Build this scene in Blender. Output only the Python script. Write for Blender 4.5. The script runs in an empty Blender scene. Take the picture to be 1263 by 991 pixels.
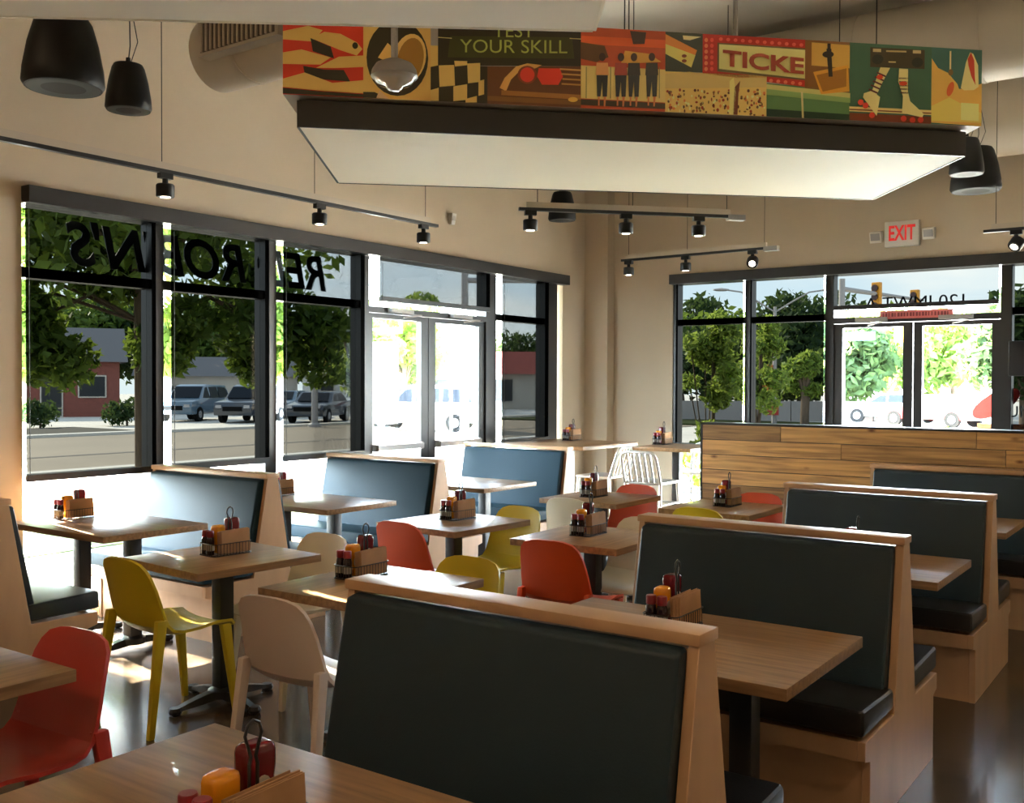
import bpy, bmesh, math, random
from mathutils import Vector, Matrix
random.seed(7)
D = bpy.data
COL = bpy.context.scene.collection
SC = bpy.context.scene

# ------------------------------------------------------------------ camera
F, PITCH, ROLL, YAW, EYE = 1239.04, -0.0176016, 0.00329207, 0.616808, 1.63
fw = Vector((-math.sin(YAW)*math.cos(PITCH), math.cos(YAW)*math.cos(PITCH), math.sin(PITCH)))
rt = Vector((math.cos(YAW), math.sin(YAW), 0)); upv = rt.cross(fw)
rt, upv = rt*math.cos(ROLL)+upv*math.sin(ROLL), upv*math.cos(ROLL)-rt*math.sin(ROLL)
cd = D.cameras.new('camera'); cam = D.objects.new('camera', cd); COL.objects.link(cam)
cd.sensor_fit = 'HORIZONTAL'; cd.sensor_width = 36; cd.lens = 36*F/1263; cd.clip_end = 400; cd.clip_start = 0.05
cam.matrix_world = Matrix(((rt.x, upv.x, -fw.x, 0), (rt.y, upv.y, -fw.y, 0), (rt.z, upv.z, -fw.z, EYE), (0, 0, 0, 1)))
SC.camera = cam

# ------------------------------------------------------------------ world, sun, exposure
SKY = 33.0
SUN_E = 160.0
SUN_EL = math.radians(26)
w = D.worlds.new('sky'); SC.world = w; w.use_nodes = True
nt = w.node_tree; nt.nodes.clear()
N = lambda t: nt.nodes.new(t)
tc = N('ShaderNodeTexCoord'); sep = N('ShaderNodeSeparateXYZ'); nt.links.new(tc.outputs['Generated'], sep.inputs[0])
ramp = N('ShaderNodeValToRGB'); nt.links.new(sep.outputs['Z'], ramp.inputs[0])
ramp.color_ramp.elements[0].position = 0.0; ramp.color_ramp.elements[0].color = (0.72, 0.86, 0.96, 1)
ramp.color_ramp.elements[1].position = 0.55; ramp.color_ramp.elements[1].color = (0.30, 0.50, 0.80, 1)
mp = N('ShaderNodeMapping'); mp.inputs['Scale'].default_value = (1.2, 1.2, 5.0); nt.links.new(tc.outputs['Generated'], mp.inputs[0])
nz = N('ShaderNodeTexNoise'); nz.inputs['Scale'].default_value = 3.0; nz.inputs['Detail'].default_value = 5
nt.links.new(mp.outputs[0], nz.inputs['Vector'])
cr = N('ShaderNodeValToRGB'); cr.color_ramp.elements[0].position = 0.42; cr.color_ramp.elements[1].position = 0.68
nt.links.new(nz.outputs['Fac'], cr.inputs[0])
mx = N('ShaderNodeMixRGB'); mx.inputs[2].default_value = (0.98, 0.98, 0.96, 1)
nt.links.new(cr.outputs[0], mx.inputs[0]); nt.links.new(ramp.outputs[0], mx.inputs[1])
bg = N('ShaderNodeBackground'); bg.inputs[1].default_value = SKY; nt.links.new(mx.outputs[0], bg.inputs[0])
out = N('ShaderNodeOutputWorld'); nt.links.new(bg.outputs[0], out.inputs[0])
sl = D.lights.new('sun', 'SUN'); sl.energy = SUN_E; sl.angle = math.radians(0.6); sl.color = (1.0, 0.90, 0.74)
sun = D.objects.new('sun', sl); COL.objects.link(sun)
sdir = Vector((-0.985*math.cos(SUN_EL), 0.17*math.cos(SUN_EL), math.sin(SUN_EL)))
sun.location = sdir*60; sun.rotation_euler = (-sdir).to_track_quat('-Z', 'Y').to_euler()
vs = SC.view_settings; vs.view_transform = 'Standard'; vs.look = 'None'; vs.exposure = 1.5; vs.gamma = 1; vs.use_curve_mapping = False
SC.cycles.transparent_max_bounces = 16; SC.cycles.min_transparent_bounces = 10

XL, YB, ZC = -6.42, 10.75, 4.6     # left wall face, back wall face, ceiling height
def portal(name, loc, sx, sy, rot):
    l = D.lights.new(name, 'AREA'); l.shape = 'RECTANGLE'; l.size = sx; l.size_y = sy
    l.cycles.is_portal = True
    o = D.objects.new(name, l); COL.objects.link(o); o.location = loc; o.rotation_euler = rot
portal('left_window_portal', (XL-0.2, 6.8, 1.45), 6.6, 2.9, (math.pi/2, 0, -math.pi/2))
portal('back_window_portal', (-2.8, YB+0.2, 1.45), 5.2, 2.9, (math.pi/2, 0, math.pi))

# ------------------------------------------------------------------ materials
def lin(c): return tuple(((v/255)/12.92 if v/255 <= 0.04045 else ((v/255+0.055)/1.055)**2.4) for v in c)
MATS = {}
def mat(name, col, rough=0.5, spec=0.5, metal=0.0, var=0.0, vscale=6.0, stretch=(1, 1, 1), bump=0.0, bscale=60.0, col2=None, emit=0.0, coat=0.0):
    m = D.materials.new(name); m.use_nodes = True; t = m.node_tree; b = t.nodes['Principled BSDF']
    b.inputs['Base Color'].default_value = (*col, 1); b.inputs['Roughness'].default_value = rough
    b.inputs['Metallic'].default_value = metal; b.inputs['Specular IOR Level'].default_value = spec
    b.inputs['Coat Weight'].default_value = coat
    if emit:
        b.inputs['Emission Color'].default_value = (*col, 1); b.inputs['Emission Strength'].default_value = emit
    if var or bump:
        tcn = t.nodes.new('ShaderNodeTexCoord'); mpn = t.nodes.new('ShaderNodeMapping'); mpn.inputs['Scale'].default_value = stretch
        t.links.new(tcn.outputs['Object'], mpn.inputs[0])
    if var:
        n = t.nodes.new('ShaderNodeTexNoise'); n.inputs['Scale'].default_value = vscale; n.inputs['Detail'].default_value = 6
        t.links.new(mpn.outputs[0], n.inputs['Vector'])
        r = t.nodes.new('ShaderNodeValToRGB'); r.color_ramp.elements[0].position = 0.3; r.color_ramp.elements[1].position = 0.7
        lo = col2 if col2 else tuple(c*(1-var) for c in col); hi = tuple(min(1, c*(1+var*0.6)) for c in col)
        r.color_ramp.elements[0].color = (*lo, 1); r.color_ramp.elements[1].color = (*hi, 1)
        t.links.new(n.outputs['Fac'], r.inputs[0]); t.links.new(r.outputs[0], b.inputs['Base Color'])
    if bump:
        n2 = t.nodes.new('ShaderNodeTexNoise'); n2.inputs['Scale'].default_value = bscale; n2.inputs['Detail'].default_value = 3
        t.links.new(mpn.outputs[0], n2.inputs['Vector'])
        bp = t.nodes.new('ShaderNodeBump'); bp.inputs['Strength'].default_value = bump; bp.inputs['Distance'].default_value = 0.01
        t.links.new(n2.outputs['Fac'], bp.inputs['Height']); t.links.new(bp.outputs[0], b.inputs['Normal'])
    MATS[name] = m
    return m
mat('wall_paint', (0.565, 0.462, 0.335), 0.7, 0.3, var=0.05, vscale=1.5, bump=0.05)
mat('ceiling_paint', (0.66, 0.60, 0.51), 0.8, 0.2)
mat('concrete', (0.080, 0.056, 0.037), 0.2, 0.45, var=0.25, vscale=1.3, coat=0.1)
mat('bronze', (0.018, 0.017, 0.017), 0.35, 0.5)
mat('black_metal', (0.012, 0.012, 0.013), 0.4, 0.5, bump=0.05)
mat('black_plastic', (0.005, 0.005, 0.006), 0.5, 0.3)
mat('speaker_grille', (0.03, 0.035, 0.04), 0.5, 0.5)
mat('raceway', (0.50, 0.42, 0.32), 0.5)
mat('tabletop', (0.30, 0.162, 0.072), 0.34, 0.25, var=0.34, vscale=5, stretch=(9, 0.7, 9), coat=0.08)
mat('tabletop_long', (0.30, 0.162, 0.072), 0.34, 0.25, var=0.34, vscale=5, stretch=(0.7, 9, 9), coat=0.08)
mat('oak', (0.54, 0.32, 0.175), 0.35, 0.4, var=0.15, vscale=4, stretch=(1.5, 1.5, 0.4))
mat('slate_vinyl', (0.014, 0.030, 0.042), 0.45, 0.4, bump=0.08, bscale=180)
mat('blue_vinyl', (0.011, 0.031, 0.046), 0.5, 0.12, bump=0.08, bscale=180)
mat('dark_vinyl', (0.010, 0.009, 0.009), 0.30, 0.6, bump=0.06, bscale=150)
mat('navy_vinyl', (0.012, 0.018, 0.022), 0.30, 0.6, bump=0.06, bscale=150)
mat('yellow_plastic', (0.58, 0.43, 0.012), 0.38, 0.5, bump=0.05, bscale=120)
mat('orange_plastic', (0.56, 0.062, 0.015), 0.38, 0.5, bump=0.05, bscale=120)
mat('red_plastic', (0.44, 0.035, 0.025), 0.36, 0.5, bump=0.05, bscale=120)
mat('cream_plastic', (0.70, 0.61, 0.46), 0.42, 0.5, bump=0.05, bscale=120)
mat('rose_plastic', (0.66, 0.55, 0.48), 0.42, 0.5, bump=0.05, bscale=120)
mat('wire', (0.012, 0.012, 0.012), 0.35)
mat('ketchup', (0.13, 0.006, 0.010), 0.2)
mat('mustard', (0.72, 0.27, 0.008), 0.22)
mat('white_print', (0.62, 0.58, 0.50), 0.4)
mat('grey_print', (0.30, 0.28, 0.25), 0.4)
mat('sauce_glass', (0.022, 0.008, 0.010), 0.12)
mat('red_cap', (0.22, 0.012, 0.018), 0.3)
mat('kraft', (0.40, 0.225, 0.115), 0.8, 0.2, var=0.12, vscale=12)
mat('aluminium', (0.72, 0.70, 0.66), 0.30, 0.5, metal=0.75)
mat('canopy_white', (0.95, 0.85, 0.65), 0.6, 0.2)
mat('canopy_edge', (0.55, 0.50, 0.44), 0.6, 0.2)
mat('fascia_dark', (0.045, 0.040, 0.034), 0.55, 0.3, bump=0.05)
mat('duct', (0.50, 0.43, 0.335), 0.42, 0.4)
mat('grille', (0.10, 0.075, 0.055), 0.5)
mat('white_plastic', (0.72, 0.68, 0.60), 0.4)
mat('exit_red', (0.75, 0.03, 0.025), 0.4, emit=0.12)
mat('lamp_lens', (1.0, 0.86, 0.66), 0.4, emit=7.0)
mat('clear_lens', (0.85, 0.85, 0.85), 0.06, metal=0.6)
mat('lamp_grey', (0.32, 0.30, 0.28), 0.4, metal=0.3)
mat('letter_black', (0.035, 0.035, 0.033), 0.6)
mat('letter_white', (0.75, 0.75, 0.72), 0.6)
mat('decal_red', (0.65, 0.05, 0.04), 0.5)
mat('decal_orange', (0.60, 0.22, 0.10), 0.5)
mat('screen_black', (0.008, 0.007, 0.008), 0.3)
mat('sign_red', (0.60, 0.13, 0.12), 0.5)
mat('sign_mark', (0.20, 0.03, 0.03), 0.5)
# outdoors
mat('pavement', (0.70, 0.65, 0.57), 0.85, 0.2, var=0.12, vscale=0.6)
mat('asphalt_pale', (0.27, 0.222, 0.165), 0.85, 0.2, var=0.14, vscale=0.35)
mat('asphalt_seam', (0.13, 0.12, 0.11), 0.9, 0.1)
mat('curb', (0.62, 0.59, 0.53), 0.8, 0.2)
mat('lawn', (0.030, 0.042, 0.008), 0.9, 0.1, var=0.4, vscale=3)
mat('gravel', (0.07, 0.066, 0.055), 0.9, 0.1, var=0.55, vscale=16, bump=0.7, bscale=25)
mat('bark', (0.13, 0.10, 0.075), 0.9, 0.1, var=0.35, vscale=10, stretch=(3, 3, 0.6))
mat('leaf_mid', (0.085, 0.155, 0.030), 0.6, 0.3, var=0.5, vscale=2.5)
mat('leaf_light', (0.17, 0.27, 0.05), 0.6, 0.3, var=0.45, vscale=3)
mat('leaf_dark', (0.030, 0.060, 0.022), 0.7, 0.2, var=0.5, vscale=1.2)
mat('pole_grey', (0.36, 0.34, 0.33), 0.6)
mat('signal_yellow', (0.70, 0.30, 0.02), 0.5)
mat('signal_lens', (0.05, 0.02, 0.02), 0.3)
mat('sign_green', (0.05, 0.40, 0.30), 0.5)
mat('car_white', (0.62, 0.62, 0.61), 0.3, coat=0.3)
mat('car_dark', (0.035, 0.042, 0.055), 0.22, coat=0.6)
mat('car_blue', (0.10, 0.16, 0.22), 0.22, coat=0.6)
mat('car_red', (0.42, 0.03, 0.03), 0.25, coat=0.5)
mat('car_glass', (0.012, 0.015, 0.02), 0.25, 0.12)
mat('tyre', (0.008, 0.008, 0.008), 0.9, 0.1)
mat('hub', (0.4, 0.4, 0.42), 0.35, metal=0.7)
mat('brick_red', (0.24, 0.075, 0.055), 0.85, var=0.25, vscale=8)
mat('roof_red', (0.40, 0.10, 0.075), 0.8, var=0.2, vscale=6)
mat('stucco', (0.55, 0.50, 0.43), 0.85, var=0.1)
mat('roof_grey', (0.16, 0.15, 0.15), 0.85)
mat('window_dark', (0.03, 0.035, 0.04), 0.15)
mat('fence_grey', (0.33, 0.31, 0.29), 0.8)
mat('stop_red', (0.5, 0.03, 0.03), 0.5)
mat('orange_hand', (0.8, 0.2, 0.02), 0.5)

def leafy(name, col):
    m = MATS[name]; t = m.node_tree; b = t.nodes['Principled BSDF']; o = t.nodes['Material Output']
    tr = t.nodes.new('ShaderNodeBsdfTranslucent'); x = t.nodes.new('ShaderNodeMixShader'); x.inputs[0].default_value = 0.5
    tr.inputs[0].default_value = (*col, 1)
    t.links.new(b.outputs[0], x.inputs[1]); t.links.new(tr.outputs[0], x.inputs[2]); t.links.new(x.outputs[0], o.inputs[0])
leafy('leaf_mid', (0.19, 0.27, 0.04)); leafy('leaf_light', (0.34, 0.44, 0.08)); leafy('leaf_dark', (0.07, 0.11, 0.03))
def glass(name, tint, refl):
    m = D.materials.new(name); m.use_nodes = True; t = m.node_tree; t.nodes.clear()
    a = t.nodes.new('ShaderNodeBsdfTransparent'); a.inputs[0].default_value = (*tint, 1)
    g = t.nodes.new('ShaderNodeBsdfGlossy'); g.inputs['Roughness'].default_value = 0.02
    fr = t.nodes.new('ShaderNodeFresnel'); fr.inputs[0].default_value = 1.45
    mm = t.nodes.new('ShaderNodeMath'); mm.operation = 'MULTIPLY'; mm.inputs[1].default_value = refl
    x = t.nodes.new('ShaderNodeMixShader'); o = t.nodes.new('ShaderNodeOutputMaterial')
    t.links.new(fr.outputs[0], mm.inputs[0]); t.links.new(mm.outputs[0], x.inputs[0]); t.links.new(a.outputs[0], x.inputs[1]); t.links.new(g.outputs[0], x.inputs[2]); t.links.new(x.outputs[0], o.inputs[0])
    MATS[name] = m
glass('window_glass', (0.87, 0.89, 0.88), 0.5)
def shade_mat():
    m = D.materials.new('shade_mesh'); m.use_nodes = True; t = m.node_tree; t.nodes.clear()
    a = t.nodes.new('ShaderNodeBsdfTransparent'); a.inputs[0].default_value = (0.120, 0.120, 0.118, 1)
    o = t.nodes.new('ShaderNodeOutputMaterial'); t.links.new(a.outputs[0], o.inputs[0])
    MATS['shade_mesh'] = m
shade_mat()
def print_mat():
    m = D.materials.new('print'); m.use_nodes = True; t = m.node_tree; b = t.nodes['Principled BSDF']
    at = t.nodes.new('ShaderNodeVertexColor'); at.layer_name = 'ink'
    t.links.new(at.outputs[0], b.inputs['Base Color']); b.inputs['Roughness'].default_value = 0.4
    MATS['print'] = m
print_mat()
def plank_mat():
    m = D.materials.new('plank_wood'); m.use_nodes = True; t = m.node_tree; b = t.nodes['Principled BSDF']
    oi = t.nodes.new('ShaderNodeObjectInfo'); tcn = t.nodes.new('ShaderNodeTexCoord'); mpn = t.nodes.new('ShaderNodeMapping')
    mpn.inputs['Scale'].default_value = (0.8, 1, 14)
    ad = t.nodes.new('ShaderNodeVectorMath'); ad.operation = 'MULTIPLY_ADD'; ad.inputs[1].default_value = (1, 1, 1)
    cm = t.nodes.new('ShaderNodeCombineXYZ'); ml = t.nodes.new('ShaderNodeMath'); ml.operation = 'MULTIPLY'; ml.inputs[1].default_value = 37
    t.links.new(oi.outputs['Random'], ml.inputs[0])
    for k in range(3): t.links.new(ml.outputs[0], cm.inputs[k])
    t.links.new(tcn.outputs['Object'], ad.inputs[0]); t.links.new(cm.outputs[0], ad.inputs[2]); t.links.new(ad.outputs[0], mpn.inputs[0])
    n = t.nodes.new('ShaderNodeTexNoise'); n.inputs['Scale'].default_value = 2.2; n.inputs['Detail'].default_value = 7; n.inputs['Distortion'].default_value = 0.6
    t.links.new(mpn.outputs[0], n.inputs['Vector'])
    r = t.nodes.new('ShaderNodeValToRGB'); e = r.color_ramp.elements
    e[0].position = 0.3; e[0].color = (0.22, 0.105, 0.036, 1); e[1].position = 0.7; e[1].color = (0.62, 0.34, 0.115, 1)
    t.links.new(n.outputs['Fac'], r.inputs[0])
    hs = t.nodes.new('ShaderNodeHueSaturation'); mr = t.nodes.new('ShaderNodeMapRange'); mr.inputs['To Min'].default_value = 0.62; mr.inputs['To Max'].default_value = 1.25
    t.links.new(oi.outputs['Random'], mr.inputs[0]); t.links.new(mr.outputs[0], hs.inputs['Value']); t.links.new(r.outputs[0], hs.inputs['Color'])
    # knots
    v = t.nodes.new('ShaderNodeTexVoronoi'); v.inputs['Scale'].default_value = 4.2
    mp2 = t.nodes.new('ShaderNodeMapping'); mp2.inputs['Scale'].default_value = (0.6, 1, 1.3); t.links.new(ad.outputs[0], mp2.inputs[0]); t.links.new(mp2.outputs[0], v.inputs['Vector'])
    r2 = t.nodes.new('ShaderNodeValToRGB'); r2.color_ramp.elements[0].position = 0.03; r2.color_ramp.elements[0].color = (0.25, 0.13, 0.08, 1); r2.color_ramp.elements[1].position = 0.11; r2.color_ramp.elements[1].color = (1, 1, 1, 1)
    t.links.new(v.outputs['Distance'], r2.inputs[0])
    mu = t.nodes.new('ShaderNodeMixRGB'); mu.blend_type = 'MULTIPLY'; mu.inputs[0].default_value = 1
    t.links.new(hs.outputs[0], mu.inputs[1]); t.links.new(r2.outputs[0], mu.inputs[2]); t.links.new(mu.outputs[0], b.inputs['Base Color'])
    b.inputs['Roughness'].default_value = 0.45
    MATS['plank_wood'] = m
plank_mat()

# ------------------------------------------------------------------ geometry helpers
class G:
    def __init__(s): s.v = []; s.f = []; s.c = []
    def add(s, vs_, fs_):
        o = len(s.v); s.v += [tuple(p) for p in vs_]; s.f += [tuple(i+o for i in f) for f in fs_]; return s
    def box(s, x0, x1, y0, y1, z0, z1):
        return s.add([(x0,y0,z0),(x1,y0,z0),(x1,y1,z0),(x0,y1,z0),(x0,y0,z1),(x1,y0,z1),(x1,y1,z1),(x0,y1,z1)],
                     [(0,3,2,1),(4,5,6,7),(0,1,5,4),(1,2,6,5),(2,3,7,6),(3,0,4,7)])
    def hexa(s, a, b):   # two quads of four points: bottom a, top b
        return s.add(list(a)+list(b), [(0,3,2,1),(4,5,6,7),(0,1,5,4),(1,2,6,5),(2,3,7,6),(3,0,4,7)])
    def cone(s, p, q, r0, r1, n=12):
        p, q = Vector(p), Vector(q); d = (q-p).normalized(); a = d.orthogonal().normalized(); b = d.cross(a)
        vs_ = []
        for c, r in ((p, r0), (q, r1)):
            for i in range(n):
                t = 2*math.pi*i/n; vs_.append(c+a*(r*math.cos(t))+b*(r*math.sin(t)))
        fs_ = [(i, (i+1) % n, n+(i+1) % n, n+i) for i in range(n)]+[tuple(range(n-1, -1, -1)), tuple(range(n, 2*n))]
        return s.add(vs_, fs_)
    def tube(s, pts, r, n=8, closed=False):
        pts = [Vector(p) for p in pts]; m = len(pts); vs_ = []; ref = None
        for i, p in enumerate(pts):
            a = pts[(i-1) % m] if (closed or i > 0) else p; b = pts[(i+1) % m] if (closed or i < m-1) else p
            d = (b-a).normalized()
            if ref is None: ref = d.orthogonal().normalized()
            ref = (ref-d*ref.dot(d)).normalized(); bb = d.cross(ref)
            for k in range(n):
                t = 2*math.pi*k/n; vs_.append(p+ref*(r*math.cos(t))+bb*(r*math.sin(t)))
        fs_ = []
        for i in range(m if closed else m-1):
            j = (i+1) % m
            for k in range(n): fs_.append((i*n+k, i*n+(k+1) % n, j*n+(k+1) % n, j*n+k))
        if not closed: fs_ += [tuple(range(n-1, -1, -1)), tuple(range((m-1)*n, m*n))]
        return s.add(vs_, fs_)
    def lathe(s, prof, n=20, c=(0, 0, 0), sx=1.0, sy=1.0, sq=2.0):
        vs_ = []
        for r, z in prof:
            for i in range(n):
                t = 2*math.pi*i/n; ct, st = math.cos(t), math.sin(t)
                k = (abs(ct)**sq+abs(st)**sq)**(-1/sq)
                vs_.append((c[0]+r*sx*ct*k, c[1]+r*sy*st*k, c[2]+z))
        m = len(prof)
        fs_ = [(i*n+k, i*n+(k+1) % n, (i+1)*n+(k+1) % n, (i+1)*n+k) for i in range(m-1) for k in range(n)]
        fs_ += [tuple(range(n-1, -1, -1)), tuple(range((m-1)*n, m*n))]
        return s.add(vs_, fs_)
    def prism(s, poly, fn, a, b):   # fn(u, v, w) -> xyz
        n = len(poly)
        vs_ = [fn(u, v, a) for u, v in poly]+[fn(u, v, b) for u, v in poly]
        return s.add(vs_, [tuple(range(n-1, -1, -1)), tuple(range(n, 2*n))]+[(i, (i+1) % n, n+(i+1) % n, n+i) for i in range(n)])
    def mesh(s, name, bevel=0, seg=2, smooth=0.0, weld=False):
        me = D.meshes.new(name); me.from_pydata(s.v, [], s.f)
        bm = bmesh.new(); bm.from_mesh(me)
        if weld: bmesh.ops.remove_doubles(bm, verts=bm.verts, dist=1e-5)
        bmesh.ops.recalc_face_normals(bm, faces=bm.faces)
        if bevel: bmesh.ops.bevel(bm, geom=list(bm.edges), offset=bevel, segments=seg, profile=0.6, affect='EDGES', clamp_overlap=True)
        bm.to_mesh(me); bm.free()
        if smooth or bevel:
            me.shade_smooth(); me.set_sharp_from_angle(angle=smooth if smooth else 0.6)
        return me
def obj(name, me, m, parent=None, loc=None, rotz=0):
    if isinstance(me, G): me = me.mesh(name)
    if not me.materials: me.materials.append(MATS[m])
    o = D.objects.new(name, me); COL.objects.link(o)
    if parent is not None: o.parent = parent
    if loc: o.location = loc
    if rotz: o.rotation_euler = (0, 0, rotz)
    return o
def tag(o, label=None, cat=None, group=None, kind=None):
    if label: o['label'] = label
    if cat: o['category'] = cat
    if group: o['group'] = group
    if kind: o['kind'] = kind
    return o
def thing(name, label, cat, loc=(0, 0, 0), rotz=0, group=None):
    o = D.objects.new(name, None); COL.objects.link(o); o.location = loc; o.rotation_euler = (0, 0, rotz); o.empty_display_size = 0.1
    return tag(o, label, cat, group)
def copy_tree(o, parent=None):
    c = o.copy(); COL.objects.link(c); c.parent = parent
    for ch in list(o.children): copy_tree(ch, c)
    return c
def place(proto, first, loc, rotz, label, group=None):
    o = proto if first else copy_tree(proto)
    o.location = loc; o.rotation_euler = (0, 0, rotz); o['label'] = label
    if group: o['group'] = group
    return o
def struct(name, g, m, parent=None):
    o = obj(name, g, m, parent)
    if parent is None: o['kind'] = 'structure'
    return o

# ------------------------------------------------------------------ room shell
struct('floor', G().box(-6.70, 3.5, -3.0, YB+0.3, -0.12, 0.0), 'concrete')
struct('ceiling', G().box(-6.70, 3.5, -3.0, YB+0.3, ZC, ZC+0.15), 'ceiling_paint')
W0, W1_ = 3.51, 10.09           # opening of the left window wall along y
ZS, ZH = 0.05, 2.91             # sill and head height
g = G().box(XL-0.25, XL, -3.0, W0, 0, ZC).box(XL-0.25, XL, W1_, YB+0.25, 0, ZC).box(XL-0.25, XL, W0, W1_, ZH, ZC).box(XL-0.25, XL, W0, W1_, -0.1, ZS)
struct('wall_left', g, 'wall_paint')
B0, B1 = -5.31, -0.20           # opening of the back window wall along x
g = G().box(XL, B0, YB, YB+0.25, 0, ZC).box(B1, 3.5, YB, YB+0.25, 0, ZC).box(B0, B1, YB, YB+0.25, ZH, ZC).box(B0, B1, YB, YB+0.25, -0.1, ZS)
struct('wall_back', g, 'wall_paint')
struct('wall_right', G().box(3.5, 3.7, -3.0, YB+0.25, 0, ZC), 'wall_paint')
struct('wall_front', G().box(-6.67, 3.7, -3.2, -3.0, 0, ZC), 'wall_paint')
struct('trim_1', G().box(XL, -6.10, YB-0.16, YB, 0, ZC), 'wall_paint')      # corner pilaster
# black shade cassettes running over the windows
struct('trim_2', G().box(XL-0.02, XL+0.10, W0, W1_, 2.80, ZH), 'bronze')
struct('trim_3', G().box(B0, B1, YB-0.10, YB+0.02, 2.80, ZH), 'bronze')

fL = lambda s, d, z: (XL-d, s, z)      # s along the wall, d outwards
fB = lambda s, d, z: (s, YB+d, z)
def wbox(g, fn, s0, s1, d0, d1, z0, z1):
    a = [fn(s0, d0, z0), fn(s1, d0, z0), fn(s1, d1, z0), fn(s0, d1, z0)]
    b = [fn(s0, d0, z1), fn(s1, d0, z1), fn(s1, d1, z1), fn(s0, d1, z1)]
    return g.hexa(a, b)
ZM = 2.355                              # transom rail
WN = [0]
def window(fn, s0, s1, e0, e1, zb=ZS):
    """glass between s0..s1, frame members out to e0/e1"""
    WN[0] += 1
    g = G()
    wbox(g, fn, e0, s0, 0.02, 0.15, zb, 2.86); wbox(g, fn, s1, e1, 0.02, 0.15, zb, 2.86)
    o = struct('window_%d' % WN[0], g, 'bronze')
    h = G(); wbox(h, fn, s0, s1, 0.03, 0.14, ZM-0.035, ZM+0.035); obj('transom_rail', h, 'bronze', o)
    h = G(); wbox(h, fn, s0, s1, 0.02, 0.15, zb, zb+0.05); obj('sill_rail', h, 'bronze', o)
    h = G(); wbox(h, fn, s0, s1, 0.02, 0.15, 2.80, 2.86); obj('head_rail', h, 'bronze', o)
    for z0, z1 in ((zb+0.05, ZM-0.035), (ZM+0.035, 2.80)):
        h = G(); wbox(h, fn, s0, s1, 0.08, 0.088, z0, z1); obj('pane', h, 'window_glass', o)
def shade(fn, s0, s1, zb, label):
    t = thing('roller_shade', label, 'shade', fn((s0+s1)/2, -0.03, zb), 0, 'mesh roller shades over the windows')
    off = Vector(t.location)
    f2 = lambda s, d, z: tuple(Vector(fn(s, d, z))-off)
    h = G(); wbox(h, f2, s0, s1, -0.031, -0.029, zb+0.02, 2.80); obj('fabric', h, 'shade_mesh', t)
    h = G(); wbox(h, f2, s0, s1, -0.042, -0.018, zb-0.025, zb+0.02); obj('hem_bar', h, 'bronze', t)
    h = G(); h.cone(f2(s0+0.01, -0.055, 2.75), f2(s0+0.01, -0.055, 0.9 if zb < 2 else 2.4), 0.0025, 0.0025, 6); obj('pull_chain', h, 'black_metal', t)
window(fL, 3.515, 4.50, 3.505, 4.55)
window(fL, 4.60, 5.57, 4.55, 5.63)
window(fL, 5.69, 6.69, 5.63, 6.77)
window(fL, 8.78, 9.74, 8.695, 10.00)
window(fB, -5.25, -4.42, -5.31, -4.38)
window(fB, -4.34, -3.51, -4.38, -3.44)
window(fB, -1.69, -0.84, -1.745, -0.70)
shade(fL, 3.52, 4.50, 1.0, 'grey mesh shade on the leftmost window with the tree trunk behind')
shade(fL, 4.63, 5.57, 1.0, 'grey mesh shade on the second window from the left')
shade(fL, 5.72, 6.69, 1.0, 'grey mesh shade on the window just left of the double door')
shade(fL, 6.89, 8.60, 2.42, 'short mesh shade over the transom above the left double door')
shade(fL, 8.82, 9.74, 1.0, 'grey mesh shade on the window right of the left double door')
shade(fB, -5.25, -4.42, 0.93, 'grey mesh shade on the back window behind the leafy shrub view')
shade(fB, -4.34, -3.51, 0.93, 'grey mesh shade on the back window showing the twin street lamp')
shade(fB, -3.41, -1.80, 2.45, 'short mesh shade over the transom above the back double door')
shade(fB, -1.69, -0.84, 0.93, 'grey mesh shade on the window at the right photo edge')
DN = [0]
def doors(fn, e0, e1, leaves, zt, label_unused=None):
    """frame e0..e1; leaves = [(glass0, glass1, leaf0, leaf1)]"""
    DN[0] += 1
    g = G()
    wbox(g, fn, e0, leaves[0][2], 0.02, 0.15, 0, 2.86); wbox(g, fn, leaves[-1][3], e1, 0.02, 0.15, 0, 2.86)
    wbox(g, fn, leaves[0][2], leaves[-1][3], 0.02, 0.15, zt+0.05, ZM-0.01); wbox(g, fn, leaves[0][2], leaves[-1][3], 0.02, 0.15, 2.80, 2.86)
    o = struct('door_%d' % DN[0], g, 'bronze')
    h = G(); wbox(h, fn, leaves[0][2], leaves[-1][3], 0.08, 0.088, ZM-0.01, 2.80); obj('transom_pane', h, 'window_glass', o)
    for k, (a, b, c, d) in enumerate(leaves):
        h = G()
        wbox(h, fn, c, a, 0.04, 0.10, 0.01, zt+0.045); wbox(h, fn, b, d, 0.04, 0.10, 0.01, zt+0.045)
        wbox(h, fn, a, b, 0.04, 0.10, zt, zt+0.045); wbox(h, fn, a, b, 0.04, 0.10, 0.01, 0.28)
        lf = obj('door_leaf', h, 'bronze', o)
        h = G(); wbox(h, fn, a, b, 0.066, 0.072, 0.28, zt); obj('pane', h, 'window_glass', lf)
        h = G(); wbox(h, fn, a+0.02, b-0.02, -0.02, 0.01, 1.0, 1.05); wbox(h, fn, a+0.01, a+0.04, 0.0, 0.05, 0.99, 1.06); wbox(h, fn, b-0.04, b-0.01, 0.0, 0.05, 0.99, 1.06); obj('push_bar', h, 'lamp_grey', lf)
        mid = (a+b)/2
        h = G(); wbox(h, fn, mid-0.16, mid+0.16, -0.03, 0.04, zt+0.06, zt+0.10); h.tube([fn(mid, -0.02, zt+0.055), fn(mid+0.14, -0.14, zt+0.04), fn(mid-0.02, -0.06, zt+0.015)], 0.008, 6)
        obj('door_closer', h, 'lamp_grey', lf)
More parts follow.
